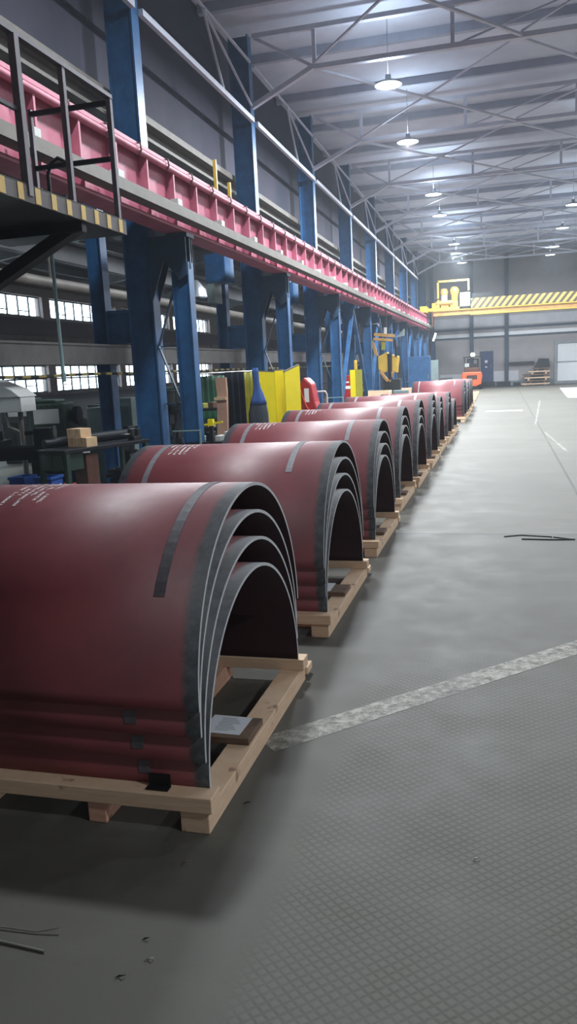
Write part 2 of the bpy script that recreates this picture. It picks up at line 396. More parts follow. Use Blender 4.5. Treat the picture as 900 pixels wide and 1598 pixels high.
# ------------------------------------------------------------------ frames: columns, trusses
def column(i, y):
    o = ORD[i]
    lab = 'blue steel crane column with laced legs beside the aisle, %s from the camera' % o
    if i == 0: lab = 'blue steel crane column behind the raised platform, nearest the camera'
    t = thing('crane_column', lab, 'column', 'blue laced crane columns down the left side', (-5.35, y, 0))
    x = lambda v: v + 5.35
    MB().hbeam(x(-5.72), 0, .03, ZC - .25, .46, .26, .03).build('roof_leg', M['blue'], t)
    MB().hbeam(x(-5.0), 0, .03, 3.7, .30, .22, .025).build('crane_leg', M['blue'], t)
    MB().box(x(-5.16), x(-4.84), -.02, .02, 3.6, 4.1).box(x(-5.18), x(-4.82), -.16, .16, 4.08, 4.14).poly([(x(-5.5), -.14, 4.12), (x(-4.86), -.14, 4.12), (x(-4.86), -.14, 3.5), (x(-5.0), -.14, 3.42), (x(-5.25), -.14, 3.75), (x(-5.5), -.14, 3.1)], (0, .02, 0)).poly([(x(-5.5), .12, 4.12), (x(-4.86), .12, 4.12), (x(-4.86), .12, 3.5), (x(-5.0), .12, 3.42), (x(-5.25), .12, 3.75), (x(-5.5), .12, 3.1)], (0, .02, 0)).build('head_plate', M['bluedk'], t)
    lc = MB(); zz = [.5, 1.45, 2.4, 3.3]
    for j, z in enumerate(zz[:-1]):
        a = (x(-5.48), -.06, z) if j % 2 == 0 else (x(-5.14), -.06, z); b = (x(-5.14), -.06, zz[j + 1]) if j % 2 == 0 else (x(-5.48), -.06, zz[j + 1])
        lc.bar(a, b, .06, .02)
        lc.bar((x(-5.48), .06, a[2]), (x(-5.14), .06, a[2]), .05, .02)
    lc.build('lacing', M['bluedk'], t)
    MB().hbeam(x(-6.5), 0, .03, 5.8, .26, .22, .02).build('rear_post', M['blue'], t)
    MB().box(x(-6.37), x(-5.96), -.03, .0, 2.52, 3.0).box(x(-6.37), x(-5.96), -.08, .04, 2.48, 2.53).box(x(-6.37), x(-5.96), -.08, .04, 2.97, 3.03).build('tie_plate', M['blue'], t)
    MB().box(x(-6.02), x(-5.42), -.25, .25, 0, .04).box(x(-5.25), x(-4.75), -.22, .22, 0, .04).box(x(-6.7), x(-6.3), -.2, .2, 0, .04).build('base_plate', M['bluedk'], t)
    if i > 0:
        MB().tube([(x(-4.82), -.16, .1), (x(-4.82), -.16, 1.0)], .02).tube([(x(-5.3), -.17, 1.0), (x(-4.8), -.17, 1.0)], .012).build('conduit', M['turq'], t)
for i, y in enumerate(frames_y): column(i, y)

def truss(i, y):
    t = thing('roof_truss', 'grey steel roof truss spanning the hall, %s from the camera' % ORD[i], 'truss', 'roof trusses across the hall', (-5.5, y, 7.85))
    X = lambda v: v + 5.5; Z = lambda v: v - 7.85
    MB().bar((X(-5.5), 0, Z(7.85)), (X(-4.0), 0, Z(8.52)), .12, .1).build('knee_brace', M['truss'], t)
    MB().box(X(-4.0), X(10.9), -.07, .07, Z(8.44), Z(8.54)).build('bottom_chord', M['truss'], t)
    MB().box(X(-5.4), X(10.9), -.07, .07, Z(9.26), Z(9.36)).build('top_chord', M['truss'], t)
    for j in range(5):
        a = -4.0 + 3.0 * j
        if j % 2: MB().bar((X(a), 0, Z(8.5)), (X(a + 3), 0, Z(9.3)), .035).build('web_diagonal', M['truss'], t)
        MB().box(X(a) - .04, X(a) + .04, -.04, .04, Z(8.54), Z(9.26)).build('web_post', M['truss'], t)
    MB().bar((X(-4.0), 0, Z(8.5)), (X(-5.4), 0, Z(9.3)), .06).build('web_diagonal', M['truss'], t)
for i, y in enumerate(frames_y[:-1]): truss(i, y)
for i in range(8):
    ya, yb = frames_y[i], frames_y[i + 1]
    t = thing('cross_brace', 'X of thin grey bracing bars under the ceiling, bay %s from the camera' % ORD[i], 'bracing', 'crossed roof braces between trusses', (-2, ya, 8.48))
    MB().bar((-2.0, .08, 0), (2.4, yb - ya - .08, 0), .07, .05).build('brace_bar', M['truss'], t)
    MB().bar((2.4, .08, .07), (-2.0, yb - ya - .08, .07), .04, .04).build('brace_bar', M['truss'], t)
    t = thing('cross_brace', 'longer X of bracing bars further right under the ceiling, bay %s from the camera' % ORD[i], 'bracing', 'crossed roof braces between trusses', (4, ya, 8.48))
    MB().bar((-3.6, .08, 0), (1, yb - ya - .08, 0), .07, .05).build('brace_bar', M['truss'], t)
    MB().bar((1, .08, .07), (-3.6, yb - ya - .08, .07), .04, .04).build('brace_bar', M['truss'], t)
    t = thing('eaves_truss', 'grey longitudinal eaves tie with hanging diagonals between two roof columns, bay %s from the camera' % ORD[i], 'bracing', 'eaves ties between roof columns', (-5.45, ya, 7.53))
    L = yb - ya
    MB().box(-.04, .04, .14, L - .14, -.05, .05).build('tie_bar', M['truss'], t)
    MB().box(-.02, .02, .14, L - .14, 1.2, 1.25).build('upper_tie', M['truss'], t)
    d_ = MB(); d_.bar((0, L * .5, 1.2), (0, L * .66, .05), .04); d_.bar((0, L * .5, 1.2), (0, L - .2, .3), .04)
    d_.build('diagonal', M['truss'], t)

# ------------------------------------------------------------------ crane girder
t = thing('crane_girder', 'long faded crimson crane runway girder along the left side', 'girder', None, (-5.0, 0, 4.15))
YA, YB = Y0 + .2, 56.5
MB().box(-.02, .02, YA, YB, .05, .93).build('web_plate', M['pink'], t)
MB().box(-.2, .16, YA, YB, .9, .95).build('top_flange', M['pink'], t)
MB().tube([(.14, YA, .85), (.14, YB, .85)], .048, 10).build('edge_pipe', M['pink'], t)
MB().box(-.2, .16, YA, YB, 0, .05).build('bottom_flange', M['pink'], t)
MB().box(-.035, .035, YA, YB, .95, 1.02).build('rail', M['rail'], t)
y = YA + .6; first = None
while y < YB - .2:
    s_ = MB().box(.02, .15, -.02, .02, .05, .9).box(-.15, -.02, -.02, .02, .05, .9)
    if first is None: first = s_.build('stiffener', M['pink'], t); o = first
    else: o = first.copy(); C.objects.link(o); o.parent = t
    o.location = (0, y, 0); y += .95
hk = MB(); y = YA + .3
while y < YB: hk.tube([(.14, y, .95), (.2, y, .93), (.21, y, .85), (.17, y, .78)], .014, 6); y += .95
hk.build('rail_clips', M['rail'], t); C.objects[-1]['kind'] = 'stuff'
t = thing('conductor_ledge', 'grey steel ledge channel running along below the crimson girder', 'ledge', None, (-4.7, 0, 4.25))
MB().box(-.1, .1, YA, YB, 0, .015).box(.085, .1, YA, YB, .015, .13).box(-.1, .1, YA, YB, .13, .145).build('channel', M['ledge'], t)
y = YA + 1.1
while y < YB:
    MB().box(-.2, .09, y, y + .04, .145, .19).box(-.02, .1, y - .06, y + .1, .145, .23).build('bracket', M['palegrey'], t); y += 1.9
tag(MB().box(-6.33, -6.13, Y0, Y1 - .1, 2.15, 2.43).box(-6.36, -6.10, Y0, Y1 - .1, 2.43, 2.46).build('side_girder', M['girder']), 'pale grey horizontal girder threaded between the blue columns', 'girder')
tag(MB().tube([(-6.08, y_, 2.0 - .012 * math.sin((y_ - 8) * 1.02) ** 2) for y_ in [6 + .5 * q for q in range(90)]], .022, 8).build('barrier_tube', M['barber']), 'striped barrier tube strung behind the blue columns at head height', 'barrier')
# yellow frame peeking above the girder
t = thing('guard_frame', 'small yellow guard frame standing up behind the crimson girder', 'frame', None, (-5.32, 15.2, 5.2))
MB().box(-.03, .03, 0, .05, -.1, .75).box(-.03, .03, .8, .85, -.1, .5).build('post', M['yellow'], t)
MB().box(-.03, .03, 0, .85, .05, .12).build('rail', M['yellow'], t)

# ------------------------------------------------------------------ raised platform, upper left
t = thing('access_platform', 'raised access platform with hazard-striped edge at upper left', 'platform', None, (-3.5, 7.33, 3.27))
MB().box(-1.3, -.02, -6.5, 0, 0, .05).box(-1.3, -.02, -.06, 0, .05, .12).build('deck', M['dark'], t)
for q in range(6): pass
MB().box(-.02, .0, -6.5, .0, 0, .13).box(-.04, .0, -6.5, 0, .125, .135).build('fascia', M['fascia'], t)
st = MB()
for q in range(22): st.box(.001, .004, -.16 - q * .235, -.16 - q * .235 + .075, .005, .125)
st.build('hazard_stripes', M['yellow'], t); C.objects[-1]['kind'] = 'stuff'
for k_, (yy, w_) in enumerate(((-.1, .045), (-.94, .045), (-1.63, .06), (-3.1, .05), (-4.6, .05))):
    MB().box(-.05, -.05 + w_, yy - w_ / 2, yy + w_ / 2, .05, 1.2).build('post', M['grey'], t)
MB().box(-.06, .0, -6.4, -.08, 1.2, 1.235).build('top_rail', M['grey'], t)
MB().box(-.05, -.02, -6.4, -1.63, .66, .69).build('mid_rail', M['grey'], t)
for z_ in (1.14, .65): MB().box(-.85, -.05, -.14, -.1, z_, z_ + .04).build('end_rail', M['dark'], t)
MB().box(-.87, -.83, -.14, -.1, .05, 1.2).build('post', M['grey'], t)
MB().tube([(-.72, -.12, .05), (-.72, -.12, .6), (-.68, -.12, .7), (-.6, -.12, .74), (-.52, -.12, .7), (-.48, -.12, .6)], .018).build('hand_loop', M['dark'], t)
MB().bar((-.1, -.7, 0.0), (-1.4, -.7, -.62), .13, .1).build('strut', M['dark'], t)
for q in range(5): MB().box(-1.3, -.04, -.8 - q * 1.3, -.72 - q * 1.3, -.08, 0).build('joist', M['dark'], t)
p = W(80, 390, 9.1)
tag(MB().tube([(p.x, 9.1, 1.95), (p.x, 9.1, 4.1), (-5.1, 9.1, 4.12)], .022, 8).tube([(p.x, 9.1, 1.9), (p.x, 9.1, 2.02)], .032, 8).build('drop_pipe', M['turq']), 'thin pale turquoise drop pipe hanging from the crimson girder before the side windows', 'pipe')

# electrical cabinets on the second column
for i_, (yy, zz) in enumerate(((18.2, 3.98), (24.4, 3.9))):
    t = thing('switch_cabinet', ('big blue cabinet hung beside the third crane column just under the girder', 'blue cabinet hung beside the fourth crane column just under the girder')[i_], 'cabinet', None, (-6.28, yy, zz))
    MB().box(-.28, .2, -.55, .1, 0, .62).build('body', M['blue'], t, .01)
    MB().box(-.24, .16, -.565, -.55, .04, .58).build('door', M['blue'], t)
    MB().box(-.28, -.1, -.5, .0, -.45, 0).build('lower_box', M['teal'], t)

# ------------------------------------------------------------------ pallets and shells
STEP, RAD, TH = .122, .755, .016
def shell_mesh(kk, rr):
    mb = MB(); n = 48; vs = []
    z0 = 0
    ang = [PI * j / n for j in range(n + 1)]
    for x in (0, -LEN):
        for R_ in (rr + TH, rr):
            vs += [(x, -R_ * math.cos(a), R_ * math.sin(a)) for a in ang]
    m1 = n + 1
    fo = [(j, j + 1, 2 * m1 + j + 1, 2 * m1 + j) for j in range(n)]
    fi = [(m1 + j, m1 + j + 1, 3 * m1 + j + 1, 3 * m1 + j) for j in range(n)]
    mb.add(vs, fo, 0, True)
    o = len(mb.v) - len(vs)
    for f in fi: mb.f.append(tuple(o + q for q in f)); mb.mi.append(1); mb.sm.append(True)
    for b in (0, 2 * m1):
        for j in range(n): mb.f.append((b + j, b + j + 1, b + m1 + j + 1, b + m1 + j)); mb.mi.append(2); mb.sm.append(False)
    for j in (0, n): mb.f.append((j, m1 + j, 3 * m1 + j, 2 * m1 + j)); mb.mi.append(2); mb.sm.append(False)
    return mb
def band(R_, x0, x1, a0, a1, th=.0025, n=14):
    mb = MB(); vs = []
    for r_ in (R_, R_ + th):
        for x in (x0, x1):
            vs += [(x, -r_ * math.cos(a0 + (a1 - a0) * j / n), r_ * math.sin(a0 + (a1 - a0) * j / n)) for j in range(n + 1)]
    q = n + 1; fs = []
    for j in range(n):
        fs += [(j, j + 1, q + j + 1, q + j), (2 * q + j, 2 * q + j + 1, 3 * q + j + 1, 3 * q + j), (j, j + 1, 2 * q + j + 1, 2 * q + j), (q + j, q + j + 1, 3 * q + j + 1, 3 * q + j)]
    fs += [(0, q, 3 * q, 2 * q), (n, q + n, 3 * q + n, 2 * q + n)]
    return mb.add(vs, fs, 0, False)
def strokes(R_, xc, a0, lines, chars, lw=.017, cw=.016):
    """rows of illegible stencilled characters running round the plate"""
    mb = MB(); rnd = random.Random(int(xc * 1000) + chars)
    for li in range(lines):
        x = xc - li * lw * 2.0; a = a0 + rnd.uniform(-.03, .03) * 0
        n = chars - rnd.choice((0, 0, 2, 4))
        for ci in range(n):
            if rnd.random() < .12: continue
            aa = a - ci * cw * 1.35 / R_
            pat = rnd.choice(('H', 'I', 'T', 'L', 'P'))
            def seg(x0, x1, b0, b1):
                r2 = R_ + .0012
                mb.add([(xx, -r2 * math.cos(bb), r2 * math.sin(bb)) for xx, bb in ((x0, b0), (x1, b0), (x1, b1), (x0, b1))], [(0, 1, 2, 3)])
            da = cw / R_; s1 = da * .3
            if pat in 'HP': seg(x, x - lw, aa, aa - s1); seg(x, x - lw, aa - da + s1, aa - da); seg(x - lw * .4, x - lw * .62, aa - s1, aa - da + s1)
            elif pat == 'I': seg(x, x - lw, aa - s1, aa - 2 * s1)
            elif pat == 'T': seg(x, x - lw, aa - s1, aa - 2 * s1); seg(x, x - lw * .28, aa, aa - da)
            else: seg(x, x - lw, aa, aa - s1); seg(x - lw * .75, x - lw, aa, aa - da)
    return mb
smeshes = {}
POSN = {0: 'innermost', 1: 'second from the bottom', 2: 'third from the bottom', 3: 'outermost'}
def shell(loc, kk, top, ordn, tape_x, nplates, near):
    rr = RAD + kk * .0185
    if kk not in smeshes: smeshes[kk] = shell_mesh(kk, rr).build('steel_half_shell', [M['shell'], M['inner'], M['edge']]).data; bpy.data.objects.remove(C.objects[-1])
    o = bpy.data.objects.new('steel_half_shell', smeshes[kk]); C.objects.link(o); o.location = loc
    if nplates == 1: lab = 'single maroon half-round steel plate, alone on its pallet, %s stack from the camera' % ordn
    else:
        pos = 'outermost top' if top else {0: 'innermost lowest', 1: 'second lowest', 2: 'second highest'}[kk]
        if nplates == 3 and kk == 1: pos = 'middle'
        lab = '%s maroon half-round steel plate in the %s nested stack%s' % (pos, ordn, ' from the camera' if ordn != 'nearest' else ', nearest the camera')
    tag(o, lab, 'steel plate', 'nested maroon half-round plates on pallets')
    R_ = rr + TH + .0006
    if top:
        band(R_, -tape_x, -tape_x - .048, math.radians(97), math.radians(33 if near == 0 else 52)).build('tape_band', M['tape'], o)
        band(R_, -LEN + .2, -LEN + .245, math.radians(97), math.radians(25)).build('tape_band', M['tape'], o)
        if near < 4:
            if near == 0: strokes(R_, -1.0, math.radians(96), 6, 14, .02, .021).build('stencilled_text', M['stencil'], o)
            else: strokes(R_, -1.18, math.radians(88), 6, 8, .021, .025).build('stencilled_text', M['stencil'], o)
        MB().add(*[( [(-tape_x - .07, 0, 0)] , [])]) if False else None
    elif near < 6:
        a0, a1 = math.asin(min(.99, (STEP * .35) / rr)), math.asin((STEP * .8) / rr)
        band(R_, -.27 - .01 * kk, -.325 - .01 * kk, a0, a1, .002, 4).build('tape_square', M['tape'], o)
    return o
def pallet(i, x, y, empty=False):
    t = thing('timber_pallet', ('empty pale timber pallet at the far end of the row, %s of the empty ones' if empty else 'pale timber pallet under the %s stack of maroon plates from the camera') % (ORD[i]), 'pallet', 'timber pallets under the plate stacks', (x, y, 0))
    L = LEN + .1
    for s_ in (-1, 1):
        yy = s_ * .80
        MB().box(-L + .03, .035, yy - .055, yy + .055, .10, .17).build('cross_plank', M['pine'], t, .004)
    for j, xx in enumerate((-.04, -.50, -1.1, -1.66)):
        w = .05 if j else .075
        MB().box(xx - w, xx + w * .72, -.84, .86, 0.0, .10).build('skid', M['pinepink'] if j % 2 == 1 else M['pine'], t, .004)
    if not empty:
        MB().box(-.42, .0, -.24 + (.1 if i % 2 else 0), -.0 + (.1 if i % 2 else 0), .10, .135).build('middle_board', M['oldwood'], t, .003)
    if i % 3 != 0: MB().box(-.9, -.14, -.62, -.5, .0, .04).build('loose_batten', M['pinepink'], t, .003)
    MB().box(-.02, .03, .86, .98, .03, .08).build('skid_end', M['pine'], t, .006)
    return t
stacks = [(-1.20, 3.65, 4, .175), (-1.215, 6.12, 4, .29), (-1.235, 8.55, 4, .29), (-1.30, 11.1, 4, .3), (-1.27, 13.1, 4, .3), (-1.25, 15.4, 4, .3), (-1.27, 17.6, 3, .3), (-1.24, 19.9, 3, .3), (-1.22, 21.95, 1, .3),
          (-1.17, 26.8, 4, .3), (-1.16, 29.3, 3, .3), (-1.17, 31.8, 3, .3), (-1.2, 34.3, 3, .3)]
for i, (x, y, n, tx) in enumerate(stacks):
    st_ = STEP if i == 0 else .112
    pallet(i, x, y)
    for kk in range(n):
        o = shell((x - .004 * ((kk * 7 + i) % 3), y, .172 + kk * st_), kk, kk == n - 1, ORD[i], tx, n, i)
for i in range(4): pallet(i, -1.25 - .03 * i, 39.5 + 2.6 * i, True)
# paper sheet on the first pallet, black strap
t = thing('paper_sheet', 'white printed sheet on the cross board of the nearest pallet', 'paper', None, (-1.36, 3.545, .1362), math.radians(-2))
MB().box(-.105, .105, -.1, .1, 0, .0012).build('sheet', M['paper'], t)
pr = MB()
for q in range(9): pr.box(-.05 + .004 * (q % 3), .03 + .012 * (q * 5 % 4), .07 - q * .017, .074 - q * .017, .0013, .0016)
pr.build('print', M['ink'], t)
tp = thing('paper_sheet', 'white sheet on the cross board of the second pallet', 'paper', None, (-1.44, 6.12, .1362))
MB().box(-.1, .1, -.12, .12, 0, .0012).build('sheet', M['paper'], tp)
tag(MB().box(-1.47, -1.37, 2.82, 2.862, .171, .178).box(-1.47, -1.37, 2.855, 2.862, .178, .23).build('rubber_pad', M['black']), 'small black rubber pad at the foot of the nearest stack', 'pad')

# ------------------------------------------------------------------ floor marks and litter
lm = MB(); a = Vector((-1.18, 3.62, 0)); b = Vector((3.6, 8.45, 0)); d_ = (b - a).normalized(); nrm = Vector((d_.y, -d_.x, 0)) * .088
lm.add([a + nrm + Vector((0, 0, .002)), b + nrm + Vector((0, 0, .002)), b - nrm + Vector((0, 0, .002)), a - nrm + Vector((0, 0, .002))], [(0, 1, 2, 3)])
tag(lm.build('painted_line', M['wline']), 'worn white painted line running diagonally over the near floor', 'floor line')
tag(MB().box(-.62, .75, 30.9, 31.6, .001, .003).build('painted_dash', M['wline2']), 'short white dash painted across the aisle beside the far stacks', 'floor line')
tag(MB().add([(3.0, 40.0, .002), (5.6, 36.0, .002), (6.2, 52, .002), (3.5, 53, .002)], [(0, 1, 2, 3)]).build('painted_patch', M['wline2']), 'white painted patch on the floor in front of the white gate', 'floor paint')
tag(MB().add([(.90, 24, .002), (.96, 24, .002), (1.70, 38, .002), (1.62, 38, .002)], [(0, 1, 2, 3)]).add([(1.24, 17, .002), (1.31, 17, .002), (1.10, 21.5, .002), (1.05, 21.5, .002)], [(0, 1, 2, 3)]).build('painted_line', M['wline']), 'faint worn lane line along the right of the far aisle', 'floor line')
w1 = MB().tube([(-2.2, 2.13, .006), (-1.85, 2.12, .01), (-1.58, 2.13, .008), (-1.50, 2.15, .02)], .003, 6)
tag(w1.build('steel_wire', M['wire']), 'upper of two bright steel wires on the floor at lower left', 'wire')
tag(MB().tube([(-2.2, 2.10, .012), (-1.8, 2.07, .008), (-1.5, 2.05, .006)], .0045, 6).build('steel_wire', M['wire']), 'lower thicker bright steel wire on the floor at lower left', 'wire')
def chip(px, py, s, m, lab):
    r_ = ROT @ Vector((px - 450, -(py - 799), -F_PX)); t_ = -EYE / r_.z; x, y = r_.x * t_, r_.y * t_
    mb = MB(); mb.tube([(x - s, y - s * .4, .004), (x - s * .3, y + s * .3, .006), (x + s * .5, y, .012), (x + s, y + s * .9, .006)], .003, 5, radii=[.001, .0032, .0025, .001])
    tag(mb.build('debris_chip', m), lab, 'debris')
chip(232, 1500, .014, M['wire'], 'bright curled metal shaving on the floor at lower left')
chip(227, 1468, .011, M['dark'], 'dark shaving above the bright curled shaving on the floor')
chip(187, 1527, .015, M['dark'], 'dark grit crumb on the floor below the bright shaving')
chip(742, 1343, .013, M['wire'], 'bright shaving on the studded tiles at right')
chip(288, 1348, .012, M['oldwood'], 'brown splinter in the shadow in front of the nearest pallet')
chip(385, 1255, .016, M['dark'], 'dark crumb beside the end of the nearest pallet')
mb = MB().tube([(.02, 8.72, .006), (.2, 8.8, .006), (.5, 8.73, .006), (.74, 8.6, .006)], .006, 6).tube([(.2, 8.6, .006), (.52, 8.58, .006), (.74, 8.6, .006)], .008, 6).tube([(.52, 8.73, .006), (.52, 8.58, .006)], .008, 6)
tag(mb.build('wire_scrap', M['darker']), 'dark bent wire scrap on the aisle floor at right', 'wire')

# ------------------------------------------------------------------ lamps
def lamp(x, y, on, lab):
    t = thing('high_bay_lamp', lab, 'lamp', 'round high bay ceiling lamps', (x, y, 8.0))
    MB().lathe(0, 0, [(.31, 0), (.30, .03), (.16, .08), (.07, .12), (.06, .22), (.0, .22)]).lathe(0, 0, [(.31, 0), (.295, .0), (.29, .045)]).build('housing', M['housing'], t)
    MB().lathe(0, 0, [(.0, .012), (.29, .012), (.29, .02), (0, .02)]).build('diffuser', M['lamp'], t)
    MB().tube([(0, 0, .22), (0, 0, 1.38)], .007, 6).build('hanger', M['housing'], t)
    ld = bpy.data.lights.new('lamp_light', 'AREA'); ld.shape = 'DISK'; ld.size = .56; ld.energy = on; ld.color = (.90, .95, 1)
    lo = bpy.data.objects.new('lamp_light', ld); C.objects.link(lo); lo.parent = t; lo.location = (0, 0, .004)
    ud = bpy.data.lights.new('added_uplight', 'AREA'); ud.shape = 'DISK'; ud.size = .3; ud.energy = on * .03; ud.color = (.74, .87, 1)   # added to brighten the ceiling; the housing top is closed
    uo = bpy.data.objects.new('added_uplight', ud); C.objects.link(uo); uo.parent = t; uo.location = (0, 0, .24); uo.rotation_euler = (PI, 0, 0)
P_ = 620
rowL = [7.6, 13.0, 18.85, 23.6, 31.0, 35.4, 44.1, 47.8, 52.5]
for i, y in enumerate(rowL):
    lamp(-2.62 + (.12 if i % 2 else .25 if i > 1 else 0) * .8, y, P_ * (.8 if i == 0 else .65 if i == 1 else 1.75), 'round lit ceiling lamp in the left row, %s from the camera' % ORD[i])
rowR = [15, 20.6, 27.5, 35.9, 41.9, 48.5, 52.1]
for i, y in enumerate(rowR): lamp(2.82 + (.2 if i == 3 else 0) * 0, y, P_ * (.3 if i < 2 else .6), 'round lit ceiling lamp in the right row, %s from the camera' % ORD[i])
for i, y in enumerate((0, 12, 22, 32, 42, 52)): lamp(7.8, y, P_ * (.9 if i == 0 else .6 if i < 2 else .9), 'round lit ceiling lamp in the unseen row along the right wall, %s from the camera' % ORD[i])  # unseen row; its nearest lamp is added beside the camera as fill light

# small work lamp on the far end of the girder
t = thing('work_lamp', 'small lit work lamp below the far end of the crimson girder', 'lamp', None, W(677, 526, 56))
MB().bar((-.06, 0, -.25), (.12, 0, .25), .14, .1).build('tube', M['lamp'], t)
MB().bar((-.1, .08, -.27), (.08, .08, .27), .2, .06).build('housing', M['housing'], t); MB().tube([(.08, .1, .25), (-.1, .3, .8), (-.35, .4, 1.0)], .03, 8).build('bracket', M['dark'], t)

# ------------------------------------------------------------------ overhead crane at the far end
t = thing('bridge_crane', 'yellow overhead bridge crane with striped girder at the far end', 'crane', None, (-5.0, 55, 5.17))
X = lambda v: v + 5.0; Z = lambda v: v - 5.17
MB().box(X(-4.52), X(10.9), -.35, .35, Z(4.98), Z(5.30)).build('box_girder', M['crane'], t)
MB().box(X(-4.52), X(10.9), -.45, -.35, Z(5.28), Z(5.34)).box(X(-2), X(10.9), -.42, .42, Z(4.93), Z(4.98)).build('flange', M['yellow'], t)
MB().box(X(-1.95), X(10.9), -.44, -.40, Z(5.36), Z(5.98)).build('striped_guard', M['cranestripe'], t)
MB().box(X(-5.2), X(-4.75), -1.4, 1.4, Z(5.2), Z(5.6)).box(X(-4.75), X(-2.7), -.4, .4, Z(5.3), Z(5.5)).build('end_carriage', M['yellow'], t, .02)
for s_ in (-1, 1): MB().tube([(X(-5.12), s_ * 1.1, Z(5.24)), (X(-4.86), s_ * 1.1, Z(5.24))], .08, 14).build('wheel', M['dark'], t)
MB().box(X(-4.5), X(-4.0), -.4, .2, Z(5.5), Z(5.85)).box(X(-3.9), X(-3.4), -.35, .2, Z(5.5), Z(5.8)).box(X(-3.3), X(-2.8), -.38, .2, Z(5.5), Z(5.9)).build('hoist_base', M['yellow'], t, .04)
MB().tube([(X(-4.2), -.3, Z(5.8)), (X(-3.1), -.3, Z(5.8))], .16, 14).build('hoist_drum', M['crane'], t)
MB().lathe(X(-3.7), -.2, [(.22, Z(5.85)), (.22, Z(6.45)), (.26, Z(6.5)), (.2, Z(6.68)), (0, Z(6.72))], 14).build('motor', M['palegrey'], t)
MB().lathe(X(-3.7), -.2, [(.23, Z(6.3)), (.27, Z(6.5)), (.2, Z(6.7)), (0, Z(6.74))], 14).build('motor_cap', M['crane'], t)
MB().lathe(X(-3.02), -.2, [(.2, Z(5.9)), (.24, Z(6.3)), (.3, Z(6.45)), (.3, Z(6.6)), (.18, Z(6.78)), (0, Z(6.82))], 14).build('motor_cap', M['yellow'], t)
MB().box(X(-2.68), X(-2.0), -.4, .1, Z(5.5), Z(6.4)).build('control_cabinet', M['teal'], t, .02)
MB().box(X(-2.55), X(-2.2), -.41, -.4, Z(6.0), Z(6.2)).build('cabinet_label', M['palegrey'], t)
MB().box(X(-4.12), X(-4.02), -.44, -.36, Z(5.5), Z(7.22)).box(X(-4.12), X(-2.05), -.44, -.36, Z(7.12), Z(7.24)).box(X(-2.16), X(-2.05), -.44, -.36, Z(6.5), Z(7.12)).build('portal_frame', M['yellow'], t)
MB().tube([(X(-5.0), -.5, Z(5.7)), (X(-4.7), -.5, Z(6.0)), (X(-4.3), -.5, Z(5.95)), (X(-4.0), -.5, Z(6.1))], .03).build('cable_loop', M['dark'], t)
MB().box(X(-4.5), X(-4.4), -.5, -.4, Z(4.3), Z(5.3)).build('bumper_post', M['rust'], t)
MB().box(X(-1.9), X(-.6), -.2, .2, Z(6.0), Z(6.3)).build('trolley_box', M['darker'], t)

# ------------------------------------------------------------------ forklift
t = thing('forklift', 'orange forklift seen from behind at the far end of the row', 'forklift', None, (-2.0, 57.4, 0))
MB().poly([(-.62, -1.0, .35), (-.7, -1.0, .95), (-.62, -1.0, 1.2), (.62, -1.0, 1.2), (.7, -1.0, .95), (.62, -1.0, .35), (.3, -1.0, .22), (-.3, -1.0, .22)], (0, .7, 0)).build('counterweight', M['orange'], t, .06)
MB().box(-.35, .35, -1.02, -1.0, .7, .98).build('rear_grille', M['dark'], t)
gr = MB()
for q in range(3): gr.box(-.26 + q * .2, -.12 + q * .2, -1.03, -1.02, .74, .94)
gr.build('grille_slots', M['rust'], t)
MB().box(-.58, .58, -.5, 1.1, .3, 1.1).build('chassis', M['orange'], t, .03)
MB().box(-.5, .5, -.75, -.2, 1.2, 1.5).build('engine_cover', M['rust'], t, .05)
for xx in (-.55, .55):
    MB().bar((xx, -.55, 1.2), (xx, -.3, 2.2), .07).build('guard_post', M['darker'], t); MB().bar((xx, .9, 1.0), (xx, .6, 2.2), .07).build('guard_post', M['darker'], t)
og = MB().box(-.6, .6, -.35, -.27, 2.18, 2.25).box(-.6, .6, .58, .66, 2.18, 2.25)
for q in range(7): og.box(-.6 + q * .19, -.55 + q * .19, -.3, .6, 2.18, 2.25)
og.build('overhead_guard', M['darker'], t)
MB().box(-.3, .3, -.1, .05, 1.1, 1.75).box(-.3, .3, -.1, .45, 1.05, 1.2).build('seat', M['black'], t, .04)
for xx in (-.62, .48):
    for yy in (-.5, .85): MB().tube([(xx, yy, .28), (xx + .16, yy, .28)], .28, 18).build('wheel', M['black'], t)
MB().box(-.4, -.28, 1.2, 1.32, .1, 2.1).box(.28, .4, 1.2, 1.32, .1, 2.1).box(-.4, .4, 1.2, 1.3, 2.0, 2.1).build('mast', M['darker'], t)
MB().lathe(.05, -.32, [(0, 2.25), (.13, 2.27), (.15, 2.38), (.12, 2.48), (0, 2.5)], 14).build('beacon', M['amber'], t)
MB().box(-.5, -.2, -.42, -.38, 1.55, 1.8).build('mirror', M['palegrey'], t)

